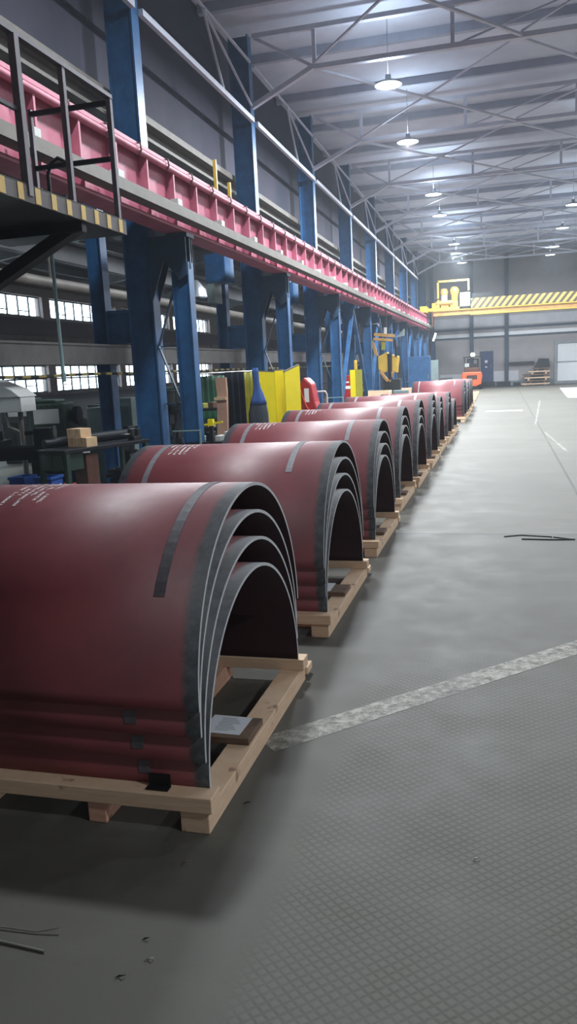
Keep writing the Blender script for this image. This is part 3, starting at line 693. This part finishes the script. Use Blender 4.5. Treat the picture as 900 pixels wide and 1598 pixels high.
# far wall clutter: timber stack, shelf, crates
for q in range(6):
    x0 = 1.35 + .12 * ((q * 3) % 4) + (.5 if q > 3 else 0); x1 = 3.35 - .06 * (q % 2)
    tag(MB().box(x0, x1, 60.9, 61.9, .04 + q * .22, .13 + q * .22).box(x0 + .2, x0 + .35, 60.95, 61.85, q * .22 - (0 if q == 0 else .09), .04 + q * .22).box(x1 - .35, x1 - .2, 60.95, 61.85, q * .22 - (0 if q == 0 else .09), .04 + q * .22).build('timber_layer', M['pine'] if q % 2 == 0 else M['oldwood']),
        '%s board layer of the timber stack beside the white gate' % ('lowest', 'second lowest', 'third lowest', 'third highest', 'second highest', 'topmost')[q], 'timber', 'boards stacked beside the white gate')
tag(MB().box(2.3, 3.35, 61.0, 61.9, 1.232, 1.4).poly([(2.4, 61.25, 1.4), (3.35, 61.25, 1.4), (3.3, 61.25, 1.85), (2.6, 61.25, 1.9)], (0, .6, 0)).build('tarp_bundle', M['dark']), 'dark grey bundle lying on top of the far timber stack', 'bundle')
tag(MB().box(.5, 2.3, 61.9, 62.25, 1.55, 1.72).build('wall_shelf', M['darker']), 'dark horizontal shelf fixed to the far wall left of the timber stack', 'shelf')
for q, (xx, w, h, m_) in enumerate(((-4.5, .9, .75, 'teal'), (-3.3, .9, .45, 'teal'), (-.4, 1.0, .3, 'dark'), (.8, .5, .22, 'dark'))):
    tag(MB().box(xx, xx + w, 60.6, 61.3, 0, h).box(xx - .02, xx + w + .02, 60.58, 61.32, h, h + .04).build('storage_box', M[m_]),
        ('tall grey-green box against the far wall behind the stacks', 'low grey-green box left of the forklift', 'low dark box by the far wall right of the blue door', 'smallest dark box by the far wall column')[q], 'box')

# ------------------------------------------------------------------ workshop clutter on the left
def xyz(px, py, Y): return W(px, py, Y)
# bench with boxes and pipe
t = thing('work_bench', 'dark green steel work bench with boxes on it at left', 'bench', None, (-5.87, 9.4, 0))
ang = math.atan2(.75, 3.0)
t.rotation_euler = (0, 0, -math.atan2(.45, 1.4))
MB().box(-.30, .28, 0, 1.65, .95, 1.0).build('bench_top', M['dark'], t, .005)
MB().box(-.28, .24, .02, .35, .72, .95).build('drawer_cabinet', M['green'], t)
MB().box(-.25, -.02, .005, .02, .75, .92).box(.02, .2, .005, .02, .75, .92).build('drawer_front', M['green'], t)
for a_, b_ in ((-.28, 0.02), (.22, .02), (-.28, 1.55), (.22, 1.55)): MB().box(a_, a_ + .06, b_, b_ + .06, 0, .95).build('leg', M['green'], t)
MB().box(-.26, .24, .2, 1.6, .22, .26).build('lower_shelf', M['dark'], t)
MB().box(.0, .24, .4, .62, .26, .9).build('side_panel', M['rust'], t)
def on_bench(u, v): # local bench -> world
    a_ = t.rotation_euler[2]; return (-5.87 + u * math.cos(a_) - v * math.sin(a_), 9.4 + u * math.sin(a_) + v * math.cos(a_))
RB = t.rotation_euler[2]
for q, (u, v, z, lab) in enumerate(((-.06, .55, 1.0, 'tan cardboard box on the bench, lower left one of the little pile'), (.13, .55, 1.0, 'tan cardboard box on the bench, lower right one of the little pile'), (-.10, .56, 1.131, 'tan cardboard box on top of the pile on the bench, left one'), (.04, .56, 1.131, 'tan cardboard box at top right of the pile on the bench'))):
    x, y = on_bench(u, v)
    h = .13 if q < 2 else .12; hw = .092 if q < 2 else .067
    b_ = thing('cardboard_box', lab, 'box', 'cardboard boxes piled on the bench', (x, y, z), RB)
    MB().box(-hw, hw, -.1, .1, 0, h).build('carton', M['card'], b_, .003); MB().box(-.012, .012, -.101, .101, h - .001, h + .001).box(-.012, .012, -.1015, -.1, h * .4, h).build('tape', M['cardpink'], b_)
x, y = on_bench(-.12, .18)
a = Vector(on_bench(-.26, .12) + (1.075,)); b = Vector(on_bench(-.24, 1.75) + (1.075,))
tag(MB().tube([a, a + (b - a) * .1, a + (b - a) * .12, b], .06, 14, radii=[.055, .055, .072, .072]).tube([b, b + (b - a) * .03], .045, 12).build('steel_pipe', M['dark']), 'dark steel pipe lying along the bench behind the cardboard boxes', 'pipe')
p_ = on_bench(.17, 1.45)
t = thing('bench_clamp', 'small dark vice at the far end of the bench', 'vice', None, (p_[0], p_[1], 1.0), RB)
MB().box(-.06, .06, -.08, .08, 0, .06).box(-.045, .045, -.1, -.04, .06, .17).box(-.045, .045, .02, .08, .06, .17).build('jaws', M['darker'], t, .006)
MB().tube([(0, -.2, .1), (0, -.1, .1)], .012).tube([(-.07, -.2, .1), (.07, -.2, .1)], .007).build('handle', M['wire'], t)
def crate(x, y, w, d_, h, m_, lab, cat='bin', name='plastic_bin', z=0):
    t = thing(name, lab, cat, None, (x, y, z))
    w2, d2, s = w / 2, d_ / 2, .015
    MB().box(-w2, w2, -d2, d2, 0, s).box(-w2, -w2 + s, -d2, d2, s, h).box(w2 - s, w2, -d2, d2, s, h).box(-w2, w2, -d2, -d2 + s, s, h).box(-w2, w2, d2 - s, d2, s, h).build('shell', M[m_], t, .004)
    MB().box(-w2 - .015, w2 + .015, -d2 - .015, -d2, h - .04, h).box(-w2 - .015, w2 + .015, d2, d2 + .015, h - .04, h).box(-w2 - .015, -w2, -d2, d2, h - .04, h).box(w2, w2 + .015, -d2, d2, h - .04, h).build('rim', M[m_], t)
    return t
crate(W(31, 760, 10.4).x, 10.5, .25, .34, .52, 'bin', 'blue plastic bin on the floor left of the green bench')
crate(W(72, 760, 10.5).x, 10.6, .27, .34, .50, 'bin', 'darker blue plastic bin on the floor behind the green bench leg')
tag(MB().poly([(-6.5, 10.25, .0), (-6.28, 10.25, .0), (-6.25, 10.25, .3), (-6.36, 10.25, .42), (-6.48, 10.25, .3)], (0, .15, 0)).build('plastic_bag', M['white'], None, .02), 'crumpled white plastic bag beside the blue bins', 'bag')
for q, (px_, r0) in enumerate(((106, .06), (122, .08))):
    p = W(px_, 756, 10.8)
    tag(MB().lathe(p.x, p.y, [(0, .262), (r0, .262), (r0 * 1.05, .31), (r0, .36), (0, .36)], 16).build('rubber_roller', M['scarlet']), ('smaller orange-red roller beside the bench leg', 'larger orange-red roller under the bench')[q], 'roller')
tag(MB().box(-6.35, -5.65, 10.7, 10.9, .0, .1).build('steel_block', M['ledge']), 'pale grey block under the orange-red rollers', 'block')
pt = thing('timber_pallet', 'weathered timber pallet on the floor right of the bench, loaded with dark plates', 'pallet', None, (-5.6, 11.6, 0), .1)
MB().box(-.55, .55, -.5, -.38, .12, .15).box(-.55, .55, -.06, .06, .12, .15).box(-.55, .55, .38, .5, .12, .15).build('deck_boards', M['oldwood'], pt)
for xx in (-.5, 0, .4): MB().box(xx, xx + .1, -.5, .5, 0, .12).build('skid', M['pine'], pt)
for q in range(5):
    tag(MB().box(-6.05 + .03 * (q % 3), -5.25 + .04 * (q % 2), 11.2, 12.0, .151 + q * .075, .205 + q * .075).box(-5.9, -5.8, 11.25, 11.9, .205 + q * .075, .226 + q * .075).box(-5.5, -5.4, 11.25, 11.9, .205 + q * .075, .226 + q * .075).build('steel_plate', M['dark']),
        ('lowest', 'second lowest', 'middle', 'second highest', 'topmost')[q] + ' dark steel plate piled on the weathered pallet', 'plate', 'dark plates on the weathered pallet')

def lathe_machine(x, y, rz, s, m1, lab):
    t = thing('lathe', lab, 'lathe', 'dark machine tools in the side bay', (x, y, 0), rz); t.scale = (s, s, s)
    MB().box(-1.1, 1.3, -.25, .25, .62, .8).box(-1.1, 1.3, -.22, -.14, .8, .84).box(-1.1, 1.3, .14, .22, .8, .84).build('bed', M[m1], t, .01)
    MB().box(-1.1, -.5, -.28, .28, 0, .62).build('pedestal', M[m1], t, .02); MB().box(.8, 1.25, -.25, .25, 0, .62).build('pedestal', M[m1], t, .02)
    MB().box(-1.1, -.45, -.3, .3, .8, 1.3).box(-1.0, -.6, -.25, .25, 1.3, 1.36).build('headstock', M[m1], t, .03)
    MB().tube([(-.45, 0, 1.06), (-.38, 0, 1.06), (-.37, 0, 1.06), (-.28, 0, 1.06)], .16, 18, radii=[.1, .1, .17, .17]).build('chuck', M['dark'], t)
    MB().box(.0, .35, -.32, .3, .84, .96).box(.08, .26, -.12, .12, .96, 1.12).build('carriage', M['dark'], t, .01)
    MB().box(.85, 1.15, -.14, .14, .84, 1.14).tube([(.85, 0, 1.06), (.68, 0, 1.06)], .04).build('tailstock', M[m1], t, .02)
    MB().tube([(1.18, 0, 1.06), (1.2, 0, 1.06)], .11, 16).tube([(.15, -.33, .76), (.15, -.37, .76)], .08, 14).build('handwheel', M['wire'], t)
    MB().box(-1.0, -.55, -.31, -.3, .95, 1.2).build('control_panel', M['palegrey'], t)
    for q in range(4): MB().tube([(-.95 + q * .12, -.31, 1.25), (-.95 + q * .12, -.36, 1.25)], .02, 8).build('knob', M['black'], t)
lathe_machine(-8.6, 11.8, .3, 1.0, 'darker', 'dark lathe nearest the left edge of the side bay')
lathe_machine(-8.0, 14.6, .2, 1.15, 'green', 'dark green lathe below the side bay windows behind the bench')
lathe_machine(-10.4, 17.2, .15, 1.2, 'darker', 'black lathe further back below the side bay windows')
lathe_machine(-8.2, 21.0, 1.2, 1.2, 'green', 'green lathe beyond the second laced column')
lathe_machine(-7.4, 26.5, 1.3, 1.2, 'darker', 'dark lathe beyond the cardboard and curtains')
# cabinet on a post (pale box)
t = thing('control_box', 'pale grey control box on a stand at the left edge', 'control box', None, (-9.05, 13.5, 0))
MB().box(-.33, .25, -.25, .25, 1.38, 1.66).poly([(-.4, -.3, 1.66), (.27, -.3, 1.66), (.1, -.3, 1.8), (-.4, -.3, 2.0)], (0, .6, 0)).build('box', M['palegrey'], t, .01)
MB().tube([(.05, 0, 0), (.05, 0, 1.38)], .05).build('stand', M['ledge'], t); MB().lathe(.05, 0, [(.25, 0), (.25, .04), (0, .04)], 16).build('foot', M['dark'], t)
MB().tube([(-.2, -.1, 1.38), (-.1, -.2, 1.1), (.05, -.1, 1.0)], .03).build('cable', M['ledge'], t)
def cabinet(x, y, w, d_, h, m_, lab, rz=0, lean=0):
    t = thing('machine_cabinet', lab, 'cabinet', None, (x, y, 0), rz)
    MB().box(-w / 2, w / 2, -d_ / 2, d_ / 2, .05, h).build('body', M[m_], t, .015)
    MB().box(-w / 2 + .04, w / 2 - .04, -d_ / 2 - .012, -d_ / 2, .12, h - .06).build('door', M[m_], t, .004)
    MB().tube([(w / 2 - .09, -d_ / 2 - .03, h * .5), (w / 2 - .09, -d_ / 2 - .03, h * .6)], .012).build('handle', M['wire'], t)
    MB().box(-w / 2 + .02, w / 2 - .02, -d_ / 2 + .02, d_ / 2 - .02, 0, .05).build('plinth', M['black'], t)
    return t
p = W(150, 640, 13.0); cabinet(p.x, 13.2, .36, .5, 1.42, 'teal', 'narrow grey-green cabinet just left of the second laced column')
p = W(190, 640, 13.6); cabinet(p.x, 13.8, .5, .6, 1.55, 'teal', 'wide grey-green cabinet directly behind the second laced column')
p = W(190, 690, 12.0); cabinet(p.x - .95, 12.3, .5, .35, .62, 'blue', 'low blue cabinet at the foot of the second laced column')
# rack of dark machine shapes in the middle distance
rnd = random.Random(3)
for q in range(7):
    x = -8.9 + q * .45; y = 16.5 + (q % 3) * 1.2
    t = thing('parts_rack', 'dark shelved parts rack, %s from the left behind the green lathe' % ('first', 'second', 'third', 'fourth', 'fifth', 'sixth', 'seventh')[q], 'rack', 'parts racks in the side bay', (x, y, 0))
    h = 1.35 + .1 * (q % 3)
    MB().box(-.2, -.17, -.2, .2, 0, h).box(.17, .2, -.2, .2, 0, h).build('upright', M['darker'], t)
    sh = MB()
    for z in (.15, .55, .95, h - .03): sh.box(-.2, .2, -.2, .2, z, z + .03)
    sh.build('shelf', M['dark'], t)
    for z in (.18, .58, .98): MB().box(-.15, .02 + rnd.random() * .1, -.15, .1, z, z + .12 + rnd.random() * .15).build('parts_box', M[rnd.choice(('teal', 'darker', 'green', 'palegrey', 'rust'))], t)

# curtain and screen group behind the second stack
def sheet(px0, px1, ptop, Ya, Yb, m_, name, lab, cat, waves=4, amp=.05, zb=.1, shape=None, hang=None):
    a = W(px0, ptop, Ya); b = W(px1, ptop, Yb); zt = (a.z + b.z) / 2
    mb = MB(); n = 28; rows = 8; vs = []
    for side in (0, 1):
        for r_ in range(rows + 1):
            v = r_ / rows
            for j in range(n + 1):
                u = j / n; z = zt + (zb - zt) * v
                w = 1.0 if shape is None else shape(v)
                uu = .5 + (u - .5) * w
                p = a.lerp(b, uu)
                off = amp * math.sin(uu * waves * 2 * PI) * (.5 + .5 * v) + side * .012
                d2 = Vector((-(b.y - a.y), b.x - a.x, 0)).normalized()
                vs.append((p.x + d2.x * off, p.y + d2.y * off, z))
    q = n + 1; S = (rows + 1) * q; fs = []
    for r_ in range(rows):
        for j in range(n):
            i0 = r_ * q + j; fs.append((i0, i0 + 1, i0 + q + 1, i0 + q)); fs.append((S + i0, S + i0 + q, S + i0 + q + 1, S + i0 + 1))
    for j in range(n): fs.append((j, j + 1, S + j + 1, S + j)); e = rows * q + j; fs.append((e, e + 1, S + e + 1, S + e))
    for r_ in range(rows):
        i0 = r_ * q; fs.append((i0, i0 + q, S + i0 + q, S + i0)); i1 = i0 + n; fs.append((i1, i1 + q, S + i1 + q, S + i1))
    mb.add(vs, fs, 0, True)
    t = thing(name, lab, cat, None, (0, 0, 0)) if False else None
    o = mb.build(name, M[m_]); return tag(o, lab, cat)
t = thing('curtain_frame', 'thin steel curtain frame behind the second and third stacks', 'frame', None, (-4.9, 13.0, 0))
pa = W(296, 584, 14.0); pb = W(400, 578, 15.2)
t.location = (pa.x, pa.y, 0); dv = pb - pa
MB().tube([(0, 0, pa.z), (dv.x, dv.y, pa.z)], .015).build('top_tube', M['wire'], t)
MB().tube([(0, 0, 0), (0, 0, pa.z)], .02).build('post', M['wire'], t); MB().tube([(dv.x, dv.y, 0), (dv.x, dv.y, pa.z)], .02).build('post', M['wire'], t)
sheet(298, 350, 587, 15.8, 16.4, 'greentarp', 'welding_curtain', 'dark green welding curtain hung between the columns', 'curtain', 6, .03, .9)
sheet(352, 380, 580, 13.6, 14.4, 'navy', 'welding_curtain', 'dark navy curtain hanging left of the yellow screens', 'curtain', 3, .05, .1)
sheet(374, 402, 578, 15.6, 15.9, 'olive', 'welding_curtain', 'yellow-green curtain hanging behind the blue and grey cloth', 'curtain', 3, .04, .1)
# cloth: blue top gathered, slate lower
ca, cb = W(383, 575, 13.8), W(417, 575, 14.2)
def blob(name, prof, m_, parent):
    mb = MB(); n = 18; vs = []
    for z, w, d2, ox in prof:
        for j in range(n): a_ = 2 * PI * j / n; f = 1 + .12 * math.sin(5 * a_); vs.append((ox + w * f * math.cos(a_), d2 * f * math.sin(a_), z))
    L = len(prof); fs = [(i * n + j, i * n + (j + 1) % n, (i + 1) * n + (j + 1) % n, (i + 1) * n + j) for i in range(L - 1) for j in range(n)]
    fs += [tuple(range(n))[::-1], tuple(range((L - 1) * n, L * n))]
    return mb.add(vs, fs, 0, True).build(name, M[m_], parent)
cm = W(400, 578, 14.0)
t = thing('draped_cloth', 'bright blue cloth gathered over a slate grey cover beside the yellow screens', 'cloth', None, (cm.x, 14.0, 0))
blob('lower_cover', [(0, .13, .12, .02), (.4, .17, .13, .01), (.9, .185, .15, -.02), (1.15, .18, .15, -.02), (1.3, .15, .13, -.01), (1.38, .12, .11, -.01)], 'slate', t)
blob('upper_cloth', [(1.32, .155, .135, -.01), (1.4, .13, .115, 0), (1.5, .10, .09, .0), (1.62, .065, .06, -.01), (1.75, .055, .045, -.02), (1.9, .062, .04, -.03), (1.98, .05, .03, -.03)], 'bluecloth', t)
# chipboard leaning
a = W(343, 655, 13.2); b = W(356, 588, 13.4)
t = thing('board_bundle', 'tall tan chipboard offcut leaning between green and navy curtains', 'board', None, (a.x, 13.2, 0))
MB().poly([(-.12, 0, 0), (.1, 0, 0), (.13, .1, 1.6), (.12, .1, 1.84), (-.08, .1, 1.84), (-.06, .1, 1.55)], (0, .05, 0)).build('board', M['cardpink'], t)
MB().box(-.1, .12, .04, .1, 1.45, 1.5).build('strap', M['card'], t)
# yellow screens (folding)
def panel(px0, px1, ptop0, ptop1, Ya, Yb, lab):
    a = W(px0, ptop0, Ya); b = W(px1, ptop1, Yb)
    t = thing('welding_screen', lab, 'screen', 'yellow welding screens', (a.x, a.y, 0))
    dx, dy = b.x - a.x, b.y - a.y; nn = Vector((-dy, dx, 0)).normalized() * .03
    MB().poly([(0, 0, .12), (dx, dy, .12), (dx, dy, b.z), (0, 0, a.z)], nn).build('sheet', M['lemon'], t)
    e = MB().poly([(0, 0, a.z), (dx, dy, b.z), (dx, dy, b.z + .025), (0, 0, a.z + .025)], nn * 1.4)
    e.build('top_edge', M['ledge'], t)
    fo = Vector((-nn.x, -nn.y, 0)).normalized() * .2
    MB().bar((dx * .1 - fo.x, dy * .1 - fo.y, .03), (dx * .1 + fo.x, dy * .1 + fo.y, .03), .05).bar((dx * .1, dy * .1, .03), (dx * .1, dy * .1, .14), .04).bar((dx * .9 - fo.x, dy * .9 - fo.y, .03), (dx * .9 + fo.x, dy * .9 + fo.y, .03), .05).bar((dx * .9, dy * .9, .03), (dx * .9, dy * .9, .14), .04).build('foot', M['dark'], t)
panel(401, 427.5, 580, 581, 15.4, 15.6, 'widest yellow welding screen, left one of the three beside the blue cloth')
panel(428.5, 443, 579, 578, 15.75, 16.1, 'narrow middle one of the three yellow welding screens')
panel(444, 467, 581, 570, 15.75, 16.3, 'yellow welding screen with slanted top edge, right one of the three')
for q, (px_, py_) in enumerate(((372, 672), (329, 657))):
    p = W(px_, py_, 10.5 if q == 0 else 12.3)
    t = thing('yellow_tool', ('small yellow block peeking over the third stack', 'yellow hand tool with crossbar on a bench between column and curtains')[q], 'tool', None, (p.x, p.y, 0))
    MB().box(-.045, .045, -.04, .04, p.z - .08, p.z + .03).build('body', M['lemon'], t); MB().box(-.03, .03, -.03, .03, (.801 if q else 0), p.z - .08).build('stand', M['dark'], t)
    if q: MB().bar((-.12, 0, p.z - .06), (.2, 0, p.z - .02), .03).build('crossbar', M['lemon'], t)
# low dark benches with junk in the gaps (between column 1 and curtains)
for q, (px_, py_, Y_, w, h, m_, lab) in enumerate(((330, 690, 12.6, .9, .8, 'darker', 'dark cluttered bench right of the second laced column'), (320, 640, 15.0, 1.1, 1.25, 'darker', 'dark shelving below the green curtain'), (280, 690, 14.6, .6, .9, 'green', 'green cabinet standing behind the laced column foot'))):
    p = W(px_, py_, Y_); t = thing('junk_bench', lab, 'bench', None, (p.x - (.25 if q == 2 else 0), Y_ - (1.5 if q == 2 else 0), 0))
    MB().box(-w / 2, w / 2, -.3, .3, h - .05, h).build('bench_top', M[m_], t)
    MB().box(-w / 2, -w / 2 + .06, -.3, .3, 0, h - .05).box(w / 2 - .06, w / 2, -.3, .3, 0, h - .05).box(-w / 2 + .06, w / 2 - .06, -.3, .3, h * .4, h * .4 + .03).build('frame', M['dark'], t)
    for j in range(5):
        xx = -w / 2 + .1 + j * w / 5.5; hh = .05 + .12 * rnd.random()
        MB().box(xx, xx + .1, -.2, .05, h, h + hh).build('part', M[rnd.choice(('palegrey', 'teal', 'rust', 'dark', 'olive'))], t, .01)
        MB().box(xx, xx + .12, -.25, .05, h * .4 + .03, h * .4 + .03 + hh * 1.5).build('part', M[rnd.choice(('teal', 'rust', 'dark', 'darker'))], t, .01)
# red gas unit
p = W(483, 640, 17.0)
t = thing('red_machine', 'red welding machine with hoses right of the yellow screens', 'machine', None, (p.x, 17.0, 0))
MB().poly([(-.3, 0, .1), (.32, 0, .1), (.26, 0, .8), (.12, 0, 1.2), (.05, 0, 1.6), (-.1, 0, 1.75), (-.28, 0, 1.5)], (0, .5, 0)).build('body', M['red'], t, .04)
MB().box(-.1, .0, -.015, .0, 1.2, 1.5).box(.12, .2, -.015, .0, .5, .8).build('label_plate', M['white'], t)
for xx in (-.22, .22): MB().tube([(xx, -.03, .1), (xx, .03, .1)], .1, 14).build('wheel', M['black'], t)
MB().tube([(-.2, -.02, 1.5), (-.05, -.06, 1.1), (.1, -.05, .9), (.2, -.02, .6)], .02).build('hose', M['scarlet'], t)
a = W(484, 612, 17.7); b = W(510, 606, 17.75)
t = thing('pipe_frame', 'white bent pipe frame in front of the third blue column', 'frame', None, (a.x, 17.7, 0))
w_ = b.x - a.x
MB().tube([(0, 0, 0), (0, 0, a.z - .06), (.03, 0, a.z), (w_ - .03, 0, a.z), (w_, 0, a.z - .06), (w_, 0, 0)], .022).build('hoop', M['palegrey'], t)
MB().tube([(0, 0, .5), (w_, 0, .5)], .018).build('cross_tube', M['palegrey'], t)
# red box & yellow post
p = W(541, 602, 26.5)
t = thing('fire_cabinet', 'red box with white markings left of the yellow bollard panel', 'cabinet', None, (p.x, 26.5, 0))
MB().box(-.2, .2, 0, .3, .7, 1.65).build('box', M['red'], t, .02); MB().box(-.05, .12, -.01, 0, 1.2, 1.3).box(-.08, .08, -.01, 0, 1.4, 1.45).build('marking', M['white'], t)
MB().box(-.16, .16, .05, .25, 0, .7).build('stand', M['navy'], t)
p = W(555, 600, 25.5); q_ = W(555, 577, 25.5)
t = thing('yellow_panel_post', 'yellow folded panel post with small lamp on top beyond the red box', 'post', None, (p.x, 25.5, 0))
MB().box(-.18, .0, 0, .06, .05, q_.z).build('front_leaf', M['lemon'], t); MB().poly([(0, 0, .05), (.16, .3, .05), (.16, .3, q_.z), (0, 0, q_.z)], (.01, -.02, 0)).build('side_leaf', M['olive'], t)
MB().box(-.2, .2, -.1, .35, 0, .05).build('foot', M['dark'], t)
MB().box(-.05, .05, .05, .12, q_.z, q_.z + .3).build('top_lamp', M['yellow'], t, .02)
# plywood crate with dark items
a = W(568, 606, 24.0); b = W(610, 598, 24.6)
t = thing('plywood_crate', 'open plywood crate holding white-topped parts behind the far stacks', 'crate', None, (a.x, 24.2, 0))
w_ = b.x - a.x
MB().box(0, w_, .5, .54, .1, 1.16).box(0, .04, 0, .5, .1, 1.0).box(w_ - .04, w_, 0, .5, .1, 1.12).box(0, w_, 0, .54, .06, .1).box(0, w_, -.02, .02, .1, .82).build('panels', M['pine'], t)
for q in range(7): MB().lathe(.12 + q * (w_ - .2) / 7, .25, [(.045, .82), (.05, .9), (.035, .97), (0, .97)], 10).build('part', M['palegrey' if q < 5 else 'black'], t)
MB().box(.02, w_ - .02, .03, .5, .1, .82).build('inner_tray', M['oldwood'], t)
for xx in (.05, w_ - .15): MB().box(xx, xx + .1, 0, .5, 0, .06).build('skid', M['pinepink'], t)
a = W(545, 626, 18.0)
p = W(625, 600, 31); cabinet(p.x, 31, .55, .5, .95, 'teal', 'grey-green cabinet under the yellow manipulator')
p = W(648, 597, 33); 
tag(MB().box(p.x - 1.3, p.x + .1, 33, 33.8, 0, .3).box(p.x - 1.3, p.x + .1, 33, 33.04, .3, .95).box(p.x - 1.3, p.x + .1, 33.76, 33.8, .3, .95).box(p.x - 1.3, p.x - 1.26, 33.04, 33.76, .3, .95).box(p.x + .06, p.x + .1, 33.04, 33.76, .3, .95).build('open_crate', M['pine']), 'low pale wooden crate behind the last stacks', 'crate')
# yellow manipulator
Ym = 31.5
p = W(603, 560, Ym); cx = p.x
t = thing('hanging_manipulator', 'yellow gripper machine with V-shaped arms between the far blue columns', 'machine', None, (cx, Ym, 0))
def L_(px, py): q = W(px, py, Ym); return (q.x - cx, 0, q.z)
MB().bar(L_(583, 529), L_(613, 531), .22, .1).bar(L_(584, 522), L_(615, 524), .22, .12).build('cross_beam', M['crane'], t)
MB().bar(L_(580, 532), L_(588, 556), .1, .12).build('arm', M['crane'], t); MB().bar(L_(616, 530), L_(618, 556), .09, .12).build('arm', M['dark'], t)
MB().bar(L_(598, 530), L_(598, 546), .14, .12).build('centre_link', M['olive'], t)
MB().poly([L_(589, 557), L_(604, 549), L_(606, 553), L_(605, 578), L_(600, 582), L_(590, 577)], (0, .3, 0)).build('body', M['yellow'], t, .03)
MB().poly([L_(611, 553), L_(622, 556), L_(620, 582), L_(611, 579)], (0, .3, 0)).build('side_body', M['yellow'], t, .03)
MB().bar(L_(593, 579), L_(605, 595), .14, .12).bar(L_(613, 580), L_(607, 596), .1, .12).build('lower_arm', M['crane'], t, .02)
MB().tube([L_(607, 552), L_(608, 575), L_(609, 592)], .08).build('cylinder', M['dark'], t)
MB().box(-.15, .5, 0, .4, 0, L_(600, 592)[2]).build('pedestal', M['darker'], t, .02)
MB().tube([L_(577, 508), L_(588, 506), L_(592, 514), L_(590, 521)], .05).tube([L_(578, 510), L_(579, 532)], .04).build('hose', M['dark'], t)
MB().poly([L_(622, 522), L_(630, 513), L_(630, 524), L_(616, 527)], (0, .2, 0)).build('bracket', M['teal'], t)
MB().bar(L_(601, 521), L_(601, 511), .1, .1).build('top_lug', M['palegrey'], t)
MB().bar((0, .15, L_(601, 512)[2]), (0, .15, 4.15), .05).build('suspension_rod', M['dark'], t)

# blue stair / braces beyond
for i in range(3, 8):
    y = frames_y[i]
    t = thing('column_brace', 'slanted blue brace between crane columns, bay %s from the camera' % ORD[i], 'bracing', 'blue longitudinal braces between columns', (-5.0, y, 0))
    MB().bar((0, .2, .4), (0, 3.07, 3.9), .12, .1).build('brace_bar', M['blue'], t); MB().bar((0, BAY - .2, .4), (0, 3.07, 3.9), .12, .1).build('brace_bar', M['blue'], t)
# blue lockers against the far end of the column row
p = W(655, 585, 42)
cabinet(p.x, 42, 1.1, .6, 2.3, 'blue', 'tall blue locker beyond the yellow manipulator')
p = W(672, 590, 50)
cabinet(p.x, 50, .9, .6, 2.1, 'teal', 'tall grey locker next to the last crane columns')

# ducts under the side bay roof
tag(MB().tube([(-7.4, 9, 3.55), (-7.4, 40, 3.55)], .11, 12).tube([(-7.4, 12.4, 3.6), (-7.4, 12.4, 5.9)], .02, 6).tube([(-7.4, 24.7, 3.6), (-7.4, 24.7, 5.9)], .02, 6).tube([(-7.4, 37, 3.6), (-7.4, 37, 5.9)], .02, 6).build('duct', M['ledge']), 'long grey duct under the side bay ceiling', 'duct')
tag(MB().tube([(-9.5, 6, 4.9), (-9.5, 50, 4.9)], .08, 10).tube([(-9.5, 12.4, 4.9), (-9.5, 12.4, 5.5)], .02, 6).tube([(-9.5, 37, 4.9), (-9.5, 37, 5.5)], .02, 6).build('duct', M['grey']), 'thinner duct high in the side bay', 'duct')
tag(MB().box(-8.9, -8.7, 6, 50, 4.35, 4.7).box(-9.0, -8.6, 6, 50, 4.7, 4.74).build('side_beam', M['sideceil']), 'dark steel beam high in the side bay', 'beam')
t = thing('pendant_lamp', 'unlit pale pendant shade right of the second laced column', 'lamp', None, W(305, 446, 20))
MB().lathe(0, 0, [(.3, -.3), (.26, -.1), (.14, .05), (.06, .14), (0, .14)]).build('shade', M['housing'], t); MB().tube([(0, 0, .14), (0, 0, 5.95 - t.location.z)], .01, 6).build('cord', M['dark'], t)

# thin haze volume added to the hall for a veiling lens glare
hz = bpy.data.materials.new('added glare haze'); hz.use_nodes = True; nt = hz.node_tree; nt.nodes.remove(nt.nodes['Principled BSDF'])
vs_ = nt.nodes.new('ShaderNodeVolumeScatter'); vs_.inputs['Color'].default_value = (.80, .90, 1, 1); vs_.inputs['Density'].default_value = .0018; vs_.inputs['Anisotropy'].default_value = .2
nt.links.new(vs_.outputs[0], nt.nodes['Material Output'].inputs['Volume'])
tag(MB().box(X0 - .6, X1 + .6, Y0 - .6, Y1 + .6, -.6, ZC + .6).build('glare_haze', hz), 'thin bluish haze added for veiling glare across the whole hall', 'haze', kind='stuff')

# ------------------------------------------------------------------ world and view
w = bpy.data.worlds.new('world'); bpy.context.scene.world = w; w.use_nodes = True
bg = w.node_tree.nodes['Background']; bg.inputs[0].default_value = (.86, .94, 1, 1); bg.inputs[1].default_value = 11.0
sc = bpy.context.scene
sc.view_settings.view_transform = 'Standard'; sc.view_settings.look = 'None'; sc.view_settings.gamma = 1; sc.view_settings.use_curve_mapping = False
sc.view_settings.exposure = -0.25
